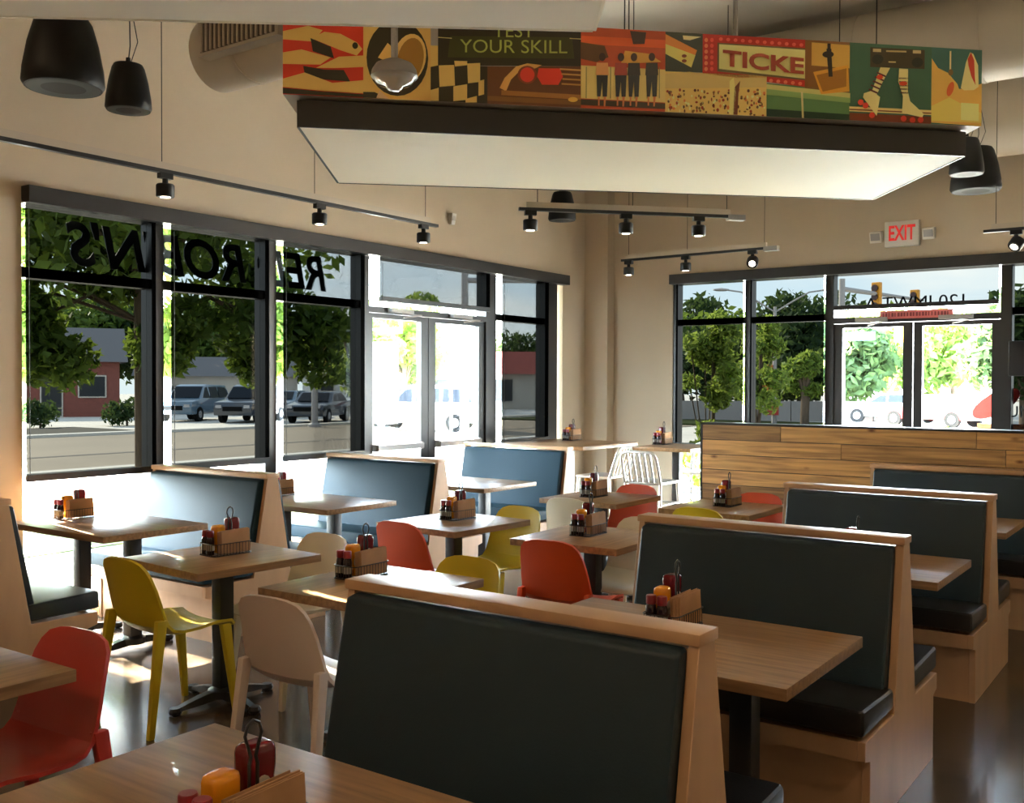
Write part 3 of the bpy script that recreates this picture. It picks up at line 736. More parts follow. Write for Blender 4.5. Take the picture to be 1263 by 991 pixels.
p = Print(); base(p, 531, 601, 76, 78, yb(531), yb(601), DK)
for pts in ([(531, 54), (540, 54), (540, 78), (531, 80)], [(541, 78), (560, 77), (561, 102), (542, 104)], [(560, 72), (576, 72), (576, 77), (561, 79)], [(576, 75), (592, 74), (592, 97), (577, 99)], [(559, 103), (576, 100), (576, 119), (559, 121)], [(590, 96), (597, 94), (597, 112), (590, 114)], [(531, 108), (541, 105), (541, 121), (531, 121)], [(574, 118), (588, 114), (588, 122), (574, 122.5)]):
    p.poly(pts, (224, 178, 100), 1)
p.make('photo_print', 'print of a black and cream checkered flag')
p = Print(); base(p, 540, 716, yt(540), yt(716), 78, 77, (44, 36, 8)); p.poly([(555, 42), (705, 42), (708, 68), (552, 68)], (58, 60, 8)).rect(540, 557, 43.5, 44.5, (200, 190, 120)).rect(702, 716, 43, 44, (200, 190, 120))
neon = p.make('photo_print', 'print of a dark wall with green neon lettering')
p = Print(); base(p, 601, 716, 78, 77, yb(601), yb(716), (98, 58, 18))
p.poly([(616, 104), (622, 92), (636, 78), (650, 74), (668, 76), (660, 80), (642, 82), (630, 94), (624, 108)], (206, 160, 84)).ell(650, 88, 12, 11, (130, 60, 20)).ell(650, 88, 9, 9, (216, 58, 32)).poly([(664, 80), (690, 80), (694, 90), (688, 100), (668, 100), (662, 90)], (224, 56, 30))
p.rect(618, 716, 107, 113, (156, 104, 40)).rect(601, 716, 114, 120, (120, 80, 30), skew=0.04).rect(690, 716, 80, 82, (190, 140, 70)).rect(692, 716, 86, 88, (180, 130, 60)).rect(693, 716, 92, 94, (170, 120, 50)).rect(692, 716, 98, 100, (170, 120, 50)).ell(706, 118, 6, 3, (236, 170, 70))
p.make('photo_print', 'print of a vintage car tail light')
p = Print(); base(p, 716, 820, yt(716), yt(820), yb(716), yb(820), (176, 70, 24))
p.rect(716, 820, 40, 50, (206, 88, 30)).poly([(716, 48), (745, 52), (750, 66), (735, 72), (716, 68)], (92, 60, 20)).rect(716, 820, 76, 116, (206, 186, 112)).rect(716, 820, 117, 124, (60, 46, 20)).poly([(770, 58), (800, 62), (815, 72), (765, 74)], (200, 150, 60)).poly([(776, 34), (796, 36), (794, 50), (780, 50)], (60, 40, 24))
for i in range(7): p.rect(722+i*15, 723+i*15, 78, 116, (130, 120, 70), 6)
for x, c in ((742, (214, 150, 90)), (765, (150, 60, 40)), (781, (44, 40, 34)), (803, (50, 46, 36))):
    p.ell(x, 66, 4, 5, (60, 36, 20), 8).poly([(x-7, 73), (x+7, 73), (x+8, 88), (x-8, 88)], c, 8).poly([(x-7, 88), (x+7, 88), (x+6, 114), (x+1, 114), (x, 96), (x-2, 114), (x-6, 114)], (40, 44, 40), 8).poly([(x-5, 114), (x-3, 114), (x-3, 125), (x-5, 125)], (196, 120, 70), 8).poly([(x+2, 114), (x+5, 114), (x+4, 126), (x+2, 126)], (196, 120, 70), 8)
p.make('photo_print', 'print of four figures seen from behind')
p = Print(); base(p, 820, 866, yt(820), yt(866), 83, 85, (52, 62, 46))
p.poly([(820, 38), (859, 58), (856, 66), (820, 52)], (232, 130, 50)).poly([(820, 50), (857, 64), (852, 79), (820, 62)], (232, 196, 104)).poly([(841, 40), (864, 42), (850, 46), (842, 45)], (220, 200, 150)).ell(843, 65, 3, 2, (120, 60, 20)).ell(843, 71, 3, 2, (120, 60, 20))
p.make('photo_print', 'print of an orange and cream pennant')
p = Print(); base(p, 866, 992, yt(866), yt(992), 86, 104, (178, 44, 26))
p.poly([(884, 49), (992, 57), (992, 96), (884, 84)], (96, 84, 40)).poly([(886, 51), (992, 59), (992, 94), (886, 81)], (230, 204, 132))
for i in range(6): p.ell(870, 46+i*7, 2.2, 2.6, (240, 120, 80), 4).ell(877, 46+i*7, 2.2, 2.6, (232, 80, 60), 4)
for i in range(12): p.ell(888+i*9, 45+i*0.75, 2.4, 2.2, (240, 90, 70), 4)
for i in range(5): p.ell(950+i*9, 96+i*1.0, 2.4, 2.2, (240, 110, 80), 4)
tick = p.make('photo_print', 'print of a lit ticket booth sign')
p = Print(); base(p, 820, 945, 83, 90, yb(820), yb(945), (214, 180, 100))
p.poly([(820, 86), (850, 84), (905, 92), (945, 92), (945, 104), (820, 104)], (196, 172, 104))
rr = random.Random(5)
for i in range(150):
    x = rr.uniform(822, 943); yy = rr.uniform(106, yb(x)-1); p.ell(x, yy, rr.uniform(0.8, 2.0), rr.uniform(1.0, 2.6), rr.choice([(150, 60, 30), (236, 210, 140), (120, 90, 40), (90, 50, 24), (200, 120, 60)]), 3, 6)
p.poly([(899, 96), (904, 92), (907, 110), (905, 137), (899, 136)], (232, 196, 120), 5).poly([(905, 104), (912, 96), (910, 112), (909, 137), (904, 137)], (110, 60, 28), 5)
p.make('photo_print', 'print of a festival crowd')
p = Print(); base(p, 945, 1048, 99, 108, yb(945), yb(1048), (84, 122, 70))
p.poly([(945, 100), (1048, 112), (1048, 118), (945, 106)], (186, 182, 108)).poly([(945, 106), (1048, 118), (1048, 124), (945, 113)], (130, 160, 92)).poly([(945, 130), (1048, 138), (1048, 145), (945, 139)], (24, 52, 30)).poly([(987, 110), (989.5, 110), (991, 142), (988.5, 142)], (196, 186, 130))
p.make('photo_print', 'print of a blurred green field')
p = Print(); base(p, 992, 1047, yt(992), yt(1047), 113, 116, (128, 84, 30))
p.poly([(1000, 50), (1047, 54), (1047, 82), (1000, 78)], (200, 160, 70)).poly([(1002, 86), (1045, 78), (1047, 110), (1012, 113)], (206, 152, 48)).poly([(1006, 90), (1043, 82), (1043, 104), (1014, 110)], (156, 104, 26)).poly([(1018, 58), (1024, 58), (1026, 92), (1021, 92)], (40, 30, 14)).ell(1020, 65, 7, 4, (44, 32, 16)).poly([(1019, 52), (1023, 52), (1023, 64), (1019, 64)], (44, 32, 16))
p.make('photo_print', 'print of a brass arcade joystick')
p = Print(); base(p, 1047, 1148, yt(1047), yt(1148), yb(1047), yb(1148), (58, 92, 66))
p.rect(1047, 1148, 128, 134, (214, 186, 118), skew=0.07).rect(1047, 1148, 131, 132.5, (110, 60, 24), skew=0.07).rect(1047, 1148, 136, 146, (110, 50, 20), skew=0.07)
p.poly([(1072, 57), (1139, 62), (1139, 85), (1072, 81)], (62, 52, 24)).ell(1081, 72, 7, 6, (40, 36, 18)).ell(1130, 77, 7, 6, (40, 36, 18)).rect(1075, 1085, 59, 63, (180, 160, 110)).rect(1124, 1134, 62, 66, (180, 160, 110)).rect(1091, 1116, 61.5, 63.5, (170, 150, 100)).rect(1094, 1103, 75, 76.5, (200, 180, 120))
p.poly([(1084, 82), (1096, 83), (1086, 102), (1080, 115), (1084, 118), (1080, 141), (1063, 118), (1064, 113), (1074, 110)], (226, 196, 130)).poly([(1107, 84), (1118, 85), (1118, 112), (1121, 124), (1138, 140), (1136, 144), (1111, 138), (1112, 118), (1106, 100)], (226, 196, 130))
for i in range(5):
    x, yy = 1084-i*2.4, 90+i*5; p.poly([(x-4, yy-2.5), (x+7, yy+2.5), (x+6, yy+4.2), (x-5, yy-0.8)], (90, 40, 30), 12)
    p.poly([(1106.5+i*0.6, 95+i*4.4), (1118.5, 95.5+i*4.4), (1118.5, 97.2+i*4.4), (1106.8+i*0.6, 96.8+i*4.4)], (80, 36, 30), 12)
p.ell(1083, 94, 4, 3, (200, 70, 30), 14).ell(1112, 102.5, 5, 2.6, (200, 70, 30), 14)
for x, yy in ((1060, 124), (1066, 128), (1074, 140), (1113, 145), (1124, 147), (1134, 147)): p.ell(x, yy, 3.6, 3.6, (200, 60, 36), 13)
p.make('photo_print', 'print of legs on roller skates under a radio')
p = Print(); base(p, 1148, 1210, yt(1148), yt(1210), yb(1148), yb(1210), (58, 96, 84))
p.poly([(1148, 72), (1156, 84), (1168, 90), (1180, 104), (1182, 110), (1194, 110), (1210, 104), (1210, 156), (1148, 150)], (226, 168, 80)).poly([(1148, 130), (1170, 120), (1185, 128), (1210, 140), (1210, 152), (1148, 148)], (236, 190, 96))
p.poly([(1190, 78), (1195, 66), (1199, 68), (1205, 82), (1206, 108), (1200, 112), (1188, 112), (1184, 109)], (230, 196, 130)).poly([(1192, 74), (1196, 66), (1200, 76), (1201, 96), (1202, 106), (1197, 96), (1193, 82)], (180, 60, 30)).ell(1171, 110, 4, 9, (196, 90, 36), a=0.3).poly([(1169.5, 64), (1171.5, 64), (1171.5, 88), (1169.5, 88)], (206, 186, 130)).ell(1171, 90, 3, 4, (110, 84, 40)).poly([(1184, 127), (1206, 129), (1206, 150), (1184, 148)], (232, 206, 130))
p.make('photo_print', 'print of a rocket lifting off through smoke')
def text_mesh(txt, size, shear=0.0, bold=0.0, depth=0.0, align='CENTER', res=4, sp=1.0):
    c = D.curves.new('lettering', 'FONT'); c.body = txt; c.size = size; c.shear = shear; c.offset = bold; c.extrude = depth; c.align_x = align; c.resolution_u = res; c.space_character = sp
    o = D.objects.new('lettering_tmp', c); COL.objects.link(o)
    dg = bpy.context.evaluated_depsgraph_get(); me = D.meshes.new_from_object(o.evaluated_get(dg)); D.objects.remove(o); D.curves.remove(c)
    return me
def band_text(txt, px0, px1, py, hpx, m, parent, lay, bold=0.0, sx=None):
    me = text_mesh(txt, 1.0, bold=bold)
    xs = [v.co.x for v in me.vertices]; ys = [v.co.y for v in me.vertices]; a, b, c_, d = min(xs), max(xs), min(ys), max(ys)
    for v in me.vertices:
        px = lerp(px0, px1, (v.co.x-a)/(b-a)); base_y = py(px); v.co = Vector(band(px, base_y-(v.co.y-c_)/(d-c_)*hpx, lay))
    return obj('lettering', me, m, parent)
mat('neon_green', (0.55, 0.62, 0.12), 0.5); mat('ink_red', (0.50, 0.09, 0.03), 0.5)
band_text('YOUR SKILL', 567, 699, lambda x: 62+(x-567)*0.0, 16, 'neon_green', neon, 6)
band_text('TEST', 608, 658, lambda x: 43, 16, 'neon_green', neon, 6)
band_text('TICKE', 890, 990, lambda x: 78+(x-890)*0.115, 20, 'ink_red', tick, 12, bold=0.03)

# ------------------------------------------------------------------ track lights
def spot_head(parent, loc, aim=(0, 0, -1)):
    """black cylinder spot under the rail"""
    a = Vector(aim).normalized(); c = Vector((0, 0, -0.085))
    g = G().box(-0.045, 0.045, -0.02, 0.02, -0.035, 0.0).cone((0, 0, -0.03), (0, 0, -0.07), 0.018, 0.018, 10)
    q_ = a.to_track_quat('Z', 'Y')
    h = G().lathe([(0.050, -0.045), (0.056, -0.038), (0.056, 0.030), (0.052, 0.036)], 20)
    h.v = [tuple(c+Vector((0, 0, -0.028))+q_ @ Vector(p_)) for p_ in h.v]; g.add(h.v, h.f)
    o = obj('spot_head', g.mesh('spot_head', smooth=0.6), 'black_plastic', parent, loc)
    h = G().lathe([(0.030, 0.034), (0.030, 0.0372)], 16)
    h.v = [tuple(c+Vector((0, 0, -0.028))+q_ @ Vector(p_)) for p_ in h.v]
    obj('lens', h.mesh('lens'), 'lamp_lens', o)
def track(label, a, b, z, heads, cables, aims=None, box_end=False):
    a, b = Vector((*a, z)), Vector((*b, z)); mid = (a+b)/2; d = (b-a); L = d.length; ang = math.atan2(d.y, d.x)
    t = thing('track_light', label, 'track light', mid, ang, 'ceiling track lights')
    obj('rail', G().box(-L/2, L/2, -0.018, 0.018, -0.012, 0.012), 'black_metal', t)
    obj('raceway', G().box(-L/2+0.06, L/2-0.10, -0.016, 0.016, 0.012, 0.055), 'raceway', t)
    if box_end: obj('junction_box', G().box(L/2-0.12, L/2+0.02, -0.03, 0.03, -0.03, 0.014), 'lamp_grey', t)
    for k, s in enumerate(heads): spot_head(t, (lerp(-L/2, L/2, s), 0, -0.010), aims[k] if aims else (0, 0, -1))
    for s in cables: obj('cable', G().cone((lerp(-L/2, L/2, s), 0, 0.012), (lerp(-L/2, L/2, s), 0, ZC-z), 0.003, 0.003, 6), 'black_metal', t)
    return t
track('long track light over the left window wall', (-5.44, 1.6), (-5.40, 6.52), 2.95, (0.465, 0.73, 0.965), (0.46, 0.72, 0.97))
track('diagonal track light just below the collage canopy', (-4.36, 6.23), (-3.12, 7.52), 2.95, (0.05, 0.47, 0.80), (0.08, 0.5, 0.93), box_end=True)
track('track light parallel to the back window, left of the exit sign', (-5.27, 9.45), (-3.53, 9.36), 2.95, (0.05, 0.44, 0.86), (0.05, 0.45, 0.93), aims=[(0, 0, -1), (0, 0, -1), (0.25, -0.75, -0.5)], box_end=True)
track('track light at the right photo edge', (-1.655, 9.13), (0.4, 9.08), 2.913, (0.12, 0.5, 0.88), (0.045, 0.5, 0.95), aims=[(-0.3, -0.6, -0.7), (0, 0, -1), (0, 0, -1)])

# ------------------------------------------------------------------ pendant speakers
def speaker(label, loc, r, h):
    t = thing('pendant_speaker', label, 'speaker', loc, 0, 'hanging bell-shaped speakers')
    obj('shell', G().lathe([(0.93*r, 0.0), (1.0*r, 0.06*h), (0.97*r, 0.25*h), (0.85*r, 0.6*h), (0.70*r, 0.88*h), (0.62*r, 0.95*h), (0.25*r, h)], 28).mesh('shell', smooth=0.7), 'black_plastic', t)
    obj('grille', G().lathe([(0.3*r, 0.015*h), (0.7*r, -0.01*h), (0.88*r, -0.003*h), (0.9*r, 0.02*h)], 28).mesh('grille', smooth=0.7), 'speaker_grille', t)
    obj('eye_bolt', G().lathe([(0.12*r, 0.98*h), (0.10*r, 1.10*h)], 10).mesh('eye_bolt', smooth=0.7), 'black_plastic', t)
    zt = ZC-loc[2]
    obj('cable', G().tube([(0, 0, h), (0.02, 0, h+0.1), (0.0, 0.0, zt)], 0.004, 6), 'black_metal', t)
    obj('safety_wire', G().tube([(0.03, 0, h), (0.07, 0.02, h+0.12), (0.03, 0, h+0.35), (0.03, 0, zt)], 0.003, 6), 'black_metal', t)
speaker('big black bell speaker at the top left', (-5.11, 3.03, 3.21), 0.210, 0.39)
speaker('small black bell speaker beside the big one at top left', (-5.63, 3.77, 3.335), 0.140, 0.30)
speaker('small black bell speaker behind the diagonal track light', (-5.51, 8.64, 3.29), 0.142, 0.30)
speaker('big black bell speaker at the right end of the collage canopy', (-1.78, 9.44, 3.31), 0.208, 0.39)
speaker('small black bell speaker overlapped by the canopy end at right', (-1.72, 8.75, 3.33), 0.133, 0.30)

# ------------------------------------------------------------------ ducts and ceiling fittings
def duct(label, p, q_, r, rings):
    mid = (Vector(p)+Vector(q_))/2; a, b = Vector(p)-mid, Vector(q_)-mid
    t = thing('air_duct', label, 'duct', mid)
    obj('pipe', G().cone(a, b, r, r, 40).mesh('pipe', smooth=0.7), 'duct', t)
    for i in range(rings):
        c = a.lerp(b, (i+0.5)/rings); d = (b-a).normalized()*0.012
        obj('seam_ring', G().cone(c-d, c+d, r+0.006, r+0.006, 40).mesh('seam_ring', smooth=0.7), 'duct', t)
    for s in (0.12, 0.88):
        c = a.lerp(b, s); obj('hanger', G().cone((c.x, c.y, c.z+r), (c.x, c.y, ZC-mid.z), 0.006, 0.006, 6), 'lamp_grey', t)
    return t
dA_ = duct('round duct with slatted register at the top left', (-5.55, 4.40, 3.83), (-3.3, 4.40, 3.83), 0.24, 3)
reg = G().box(-0.95, -0.20, -0.30, -0.16, -0.12, 0.10)
obj('register_frame', reg, 'duct', dA_)
obj('register_back', G().box(-0.92, -0.23, -0.305, -0.298, -0.10, 0.08), 'grille', dA_)
for i in range(16): obj('register_blade', G().box(-0.905+i*0.043, -0.893+i*0.043, -0.316, -0.304, -0.10, 0.08), 'raceway', dA_)
duct('large spiral duct passing behind the collage canopy at the upper right', (-4.6, 8.15, 4.22), (3.4, 8.15, 4.22), 0.33, 9)
duct('large spiral duct along the back wall above the exit sign', (-3.4, 10.25, 4.16), (3.4, 10.25, 4.16), 0.40, 8)
pl = thing('pendant_fitting', 'small grey pendant fitting with clear lens in front of the collage', 'pendant', (-3.12, 3.46, 2.99))
obj('stem', G().cone((0, 0, 0.12), (0, 0, ZC-2.99), 0.016, 0.016, 10), 'lamp_grey', pl)
obj('housing', G().lathe([(0.092, 0.03), (0.108, 0.045), (0.102, 0.075), (0.085, 0.10), (0.03, 0.125)], 24).mesh('housing', smooth=0.7), 'lamp_grey', pl)
obj('lens', G().lathe([(0.02, -0.02), (0.035, -0.012), (0.04, 0.0), (0.078, 0.012), (0.095, 0.032)], 24).mesh('lens', smooth=0.9), 'clear_lens', pl)

# ------------------------------------------------------------------ wall fittings
ex = thing('exit_sign', 'white emergency exit sign with red letters and two lamp heads', 'exit sign', (-2.71, YB, 3.05))
obj('housing', G().box(-0.17, 0.17, -0.06, 0, 0.0, 0.26).mesh('housing', 0.008, 2), 'white_plastic', ex)
me = text_mesh('EXIT', 0.185, bold=0.004, depth=0.002); xs = [v.co.x for v in me.vertices]; wv = max(xs)-min(xs)
for v in me.vertices: v.co = Vector((v.co.x*0.26/wv, -0.062-v.co.z, 0.065+v.co.y*1.15))
obj('lettering', me, 'exit_red', ex)
for s in (-1, 1):
    hd = obj('lamp_head', G().hexa([(s*0.26-0.06, -0.05, 0.05), (s*0.26+0.06, -0.05, 0.05), (s*0.26+0.06, 0, 0.07), (s*0.26-0.06, 0, 0.07)], [(s*0.26-0.06, -0.09, 0.16), (s*0.26+0.06, -0.09, 0.16), (s*0.26+0.06, 0, 0.18), (s*0.26-0.06, 0, 0.18)]).mesh('lamp_head', 0.008, 2), 'white_plastic', ex)
    obj('lens', G().hexa([(s*0.26-0.045, -0.068, 0.075), (s*0.26+0.045, -0.068, 0.075), (s*0.26+0.045, -0.058, 0.075), (s*0.26-0.045, -0.058, 0.075)], [(s*0.26-0.045, -0.092, 0.145), (s*0.26+0.045, -0.092, 0.145), (s*0.26+0.045, -0.08, 0.145), (s*0.26-0.045, -0.08, 0.145)]), 'clear_lens', hd)
ms = thing('motion_sensor', 'small cream motion sensor on the left wall above the door', 'sensor', (XL, 7.96, 3.24))
obj('housing', G().hexa([(0, -0.03, 0), (0.04, -0.03, 0), (0.04, 0.03, 0), (0, 0.03, 0)], [(0, -0.035, 0.11), (0.06, -0.035, 0.11), (0.06, 0.035, 0.11), (0, 0.035, 0.11)]).mesh('housing', 0.006, 2), 'white_plastic', ms)
obj('lens', G().box(0.04, 0.056, -0.02, 0.02, 0.04, 0.085), 'canopy_edge', ms)
tv = thing('wall_screen', 'black screen hanging at the right photo edge before the window', 'screen', (-1.25, YB-0.25, 1.72))
obj('panel', G().box(-0.42, 0.42, -0.03, 0.03, 0.0, 0.33).mesh('panel', 0.006, 2), 'screen_black', tv)
obj('mount', G().cone((0, 0.0, 0.33), (0, 0.0, ZC-1.72), 0.015, 0.015, 8), 'black_metal', tv)
rs = thing('door_notice', 'narrow red notice strip above the back double door', 'notice', (-2.58, YB+0.012, 2.315))
obj('strip', G().box(-0.355, 0.355, -0.004, 0.004, 0.0, 0.085), 'sign_red', rs)
for i in range(22):
    obj('mark', G().box(-0.33+i*0.03, -0.33+i*0.03+random.choice((0.012, 0.018, 0.022)), -0.0055, -0.004, 0.022, 0.062), 'sign_mark', rs)

# lettering fixed on the outside of the glass (reads from the street)
def glass_text(txt, fn, s_first, s_last, d, z0, z1, m, label, shear=0.0, bold=0.0):
    me = text_mesh(txt, 1.0, shear=shear, bold=bold, depth=0.01)
    xs = [v.co.x for v in me.vertices]; ys = [v.co.y for v in me.vertices]; zs = [v.co.z for v in me.vertices]
    a, b, c_, e = min(xs), max(xs), min(ys), max(ys)
    for v in me.vertices: v.co = Vector(fn(lerp(s_first, s_last, (v.co.x-a)/(b-a)), d+v.co.z*0.4, lerp(z0, z1, (v.co.y-c_)/(e-c_))))
    o = obj('window_lettering', me, m); tag(o, label, 'lettering'); return o
glass_text("RED ROBIN'S", fL, 6.34, 3.88, 0.105, 2.44, 2.76, 'letter_black', 'mirrored black serif-style lettering across the left transom windows', 0.22, 0.022)
glass_text('120 IMWT A', fB, -2.14, -3.12, 0.105, 2.43, 2.55, 'letter_black', 'small mirrored address lettering on the transom above the back door', 0.0, 0.0)
glass_text('COMMU', fB, -1.15, -1.735, 0.105, 1.32, 1.43, 'letter_white', 'mirrored pale lettering on the window at the right photo edge')
g = G(); n = 32; ca, sa = math.cos(0.55), math.sin(0.55)
ring = [(0.245*math.cos(2*math.pi*i/n)*ca-0.105*math.sin(2*math.pi*i/n)*sa, 0.245*math.cos(2*math.pi*i/n)*sa+0.105*math.sin(2*math.pi*i/n)*ca) for i in range(n)]
g.prism(ring, lambda u, v, w_: (u, w_, v), -0.003, 0.003)
o = obj('oval_sign', g, 'decal_red', None, (-1.85, YB+0.17, 1.45)); tag(o, 'red tilted oval sign seen through the back door glass', 'sign')
o = obj('sign_strip', G().box(-0.30, 0.30, -0.003, 0.003, 0, 0.06), 'decal_orange', None, (-1.72, YB+0.17, 1.19)); tag(o, 'pale orange strip below the red oval sign', 'sign')

# ------------------------------------------------------------------ unseen ceiling lamps, added as warm fill for the interior
def fill_light(x, y, label, watts=16):
    t = thing('added_fill_light', label, 'fill light', (x, y, ZC-0.05), 0, 'added ceiling fill lights')
    obj('trim_ring', G().lathe([(0.14, 0.05), (0.15, 0.0), (0.12, 0.0), (0.115, 0.04)], 24).mesh('trim_ring', smooth=0.5), 'white_plastic', t)
    obj('lens', G().lathe([(0.112, 0.032), (0.112, 0.04)], 24).mesh('lens'), 'lamp_lens', t)
    l = D.lights.new('fill_lamp', 'AREA'); l.shape = 'DISK'; l.size = 0.22; l.energy = watts; l.color = (1.0, 0.70, 0.40)
    o = D.objects.new('fill_lamp', l); COL.objects.link(o); o.parent = t; o.location = (0, 0, -0.02)
for x, y, wh in ((-0.2, 0.3, 'over the near aisle'), (-0.2, 3.6, 'over the middle aisle'), (-0.2, 6.6, 'over the far aisle'), (-2.6, -1.4, 'behind the near canopy'), (-5.2, 0.2, 'above the front left corner'),
                 (1.9, 1.8, 'on the right side of the ceiling'), (-0.6, -1.8, 'above the front end of the room')):
    fill_light(x, y, 'unseen warm fill light added '+wh, 2 if 'aisle' in wh else 8)

# ------------------------------------------------------------------ outdoors: ground
def ground(name, x0, x1, y0, y1, z, m, h=0.4):
    o = obj(name, G().box(x0, x1, y0, y1, z-h, z), m); o['kind'] = 'structure'; return o
GZ = -0.12
ground('ground', -140, 60, -40, 160, GZ-0.06, 'pavement')
ground('gravel_bed', -9.6, -6.68, -6, 13.5, GZ+0.02, 'gravel', 0.1)
ground('lawn_strip', -11.8, -9.6, -6, 13.5, GZ+0.03, 'lawn', 0.1)
ground('roadway', -31.0, -18.6, -40, 140, GZ-0.04, 'asphalt_pale', 0.05)
ground('road_seam', -23.05, -22.75, -40, 140, GZ-0.035, 'asphalt_seam', 0.02)
ground('curb_far', -31.6, -31.0, -40, 140, GZ+0.05, 'curb', 0.2)
ground('curb_shadow_gutter', -31.9, -31.6, -40, 140, GZ+0.02, 'asphalt_seam', 0.1)  # dark strip along the far curb, the curb's shadow put in as colour
ground('curb_near', -18.6, -18.2, -40, 30, GZ+0.04, 'curb', 0.2)
ground('planting_strip', -36.5, -31.9, -10, 22, GZ+0.02, 'gravel', 0.1)
ground('back_lawn', -30, -9.5, 40.5, 46, GZ+0.02, 'lawn', 0.1)
ground('back_planting_bed', -7.6, -2.6, 11.05, 13.4, GZ+0.02, 'lawn', 0.1)

# ------------------------------------------------------------------ outdoors: trees
def leaves(clumps, n, size, rnd):
    v = []; f = []
    tot = sum(c[3]**2 for c in clumps)
    for cx, cy, cz, r in clumps:
        k = int(n*r*r/tot)
        for _ in range(k):
            while True:
                a, b, c_ = rnd.uniform(-1, 1), rnd.uniform(-1, 1), rnd.uniform(-1, 1); q = a*a+b*b+c_*c_
                if 0.15 < q <= 1: break
            p = Vector((cx+a*r, cy+b*r, cz+c_*r*0.8))
            d = Vector((rnd.gauss(0, 1), rnd.gauss(0, 1), rnd.gauss(0, 1))).normalized(); e = d.orthogonal().normalized(); e.rotate(Matrix.Rotation(rnd.uniform(0, 6.28), 3, d))
            g_ = d.cross(e); s = size*rnd.uniform(0.6, 1.3); o = len(v)
            v += [p-e*s, p+g_*s*0.45, p+e*s, p-g_*s*0.45]; f.append((o, o+1, o+2, o+3))
    me = D.meshes.new('foliage'); me.from_pydata([tuple(q) for q in v], [], f); return me
def tree(name, label, x, y, h, crown_r, crown_z, trunk_r, n, size, m, seed, clump_n=14, cat='tree', group=None, flat=0.8):
    rnd = random.Random(seed)
    t = thing(name, label, cat, (x, y, GZ), 0, group)
    lean = rnd.uniform(-0.15, 0.15)
    obj('trunk', G().tube([(0, 0, -0.05), (lean*0.2, 0, crown_z*0.4), (lean, lean*0.5, crown_z), (lean, lean*0.5, h*0.8)], trunk_r, 10).mesh('trunk', smooth=0.9), 'bark', t)
    cl = []
    for i in range(clump_n):
        a = rnd.uniform(0, 6.28); rr_ = crown_r*math.sqrt(rnd.uniform(0, 1))*0.8; z = rnd.uniform(crown_z, h-crown_r*0.25)
        k = 1-0.55*abs((z-crown_z)/(h-crown_z)-0.4)
        cl.append((rr_*math.cos(a)*k, rr_*math.sin(a)*k, z, crown_r*rnd.uniform(0.30, 0.5)))
    for i in range(min(7, clump_n)):
        c = cl[i]; obj('branch', G().tube([(lean*0.6, 0, crown_z*0.75), (c[0]*0.5, c[1]*0.5, (crown_z*0.75+c[2])/2+0.1), (c[0], c[1], c[2])], trunk_r*0.34, 7).mesh('branch', smooth=0.9), 'bark', t)
    o = obj('foliage', leaves(cl, n, size, rnd), m, t); o['kind'] = 'stuff'
    return t
st_tree = tree('street_tree', 'large leafy street tree whose trunk stands outside the leftmost window', -12.71, 8.76, 8.5, 4.6, 4.3, 0.14, 24000, 0.13, 'leaf_mid', 11, 34)
rl = random.Random(21); lowc = []
for i in range(26):
    s_ = rl.uniform(-2.4, 2.6); lowc.append((0.57*s_+rl.uniform(-0.5, 0.5), 0.82*s_+rl.uniform(-0.3, 0.3), rl.uniform(1.95, 3.35), rl.uniform(0.35, 0.6)))
o = obj('low_foliage', leaves(lowc, 9500, 0.10, rl), 'leaf_mid', st_tree); o['kind'] = 'stuff'
for c in lowc[:5]: obj('branch', G().tube([(0, 0, 2.6), (c[0]*0.5, c[1]*0.5, 3.0), (c[0], c[1], c[2])], 0.03, 6), 'bark', st_tree)
gT = 'background trees'
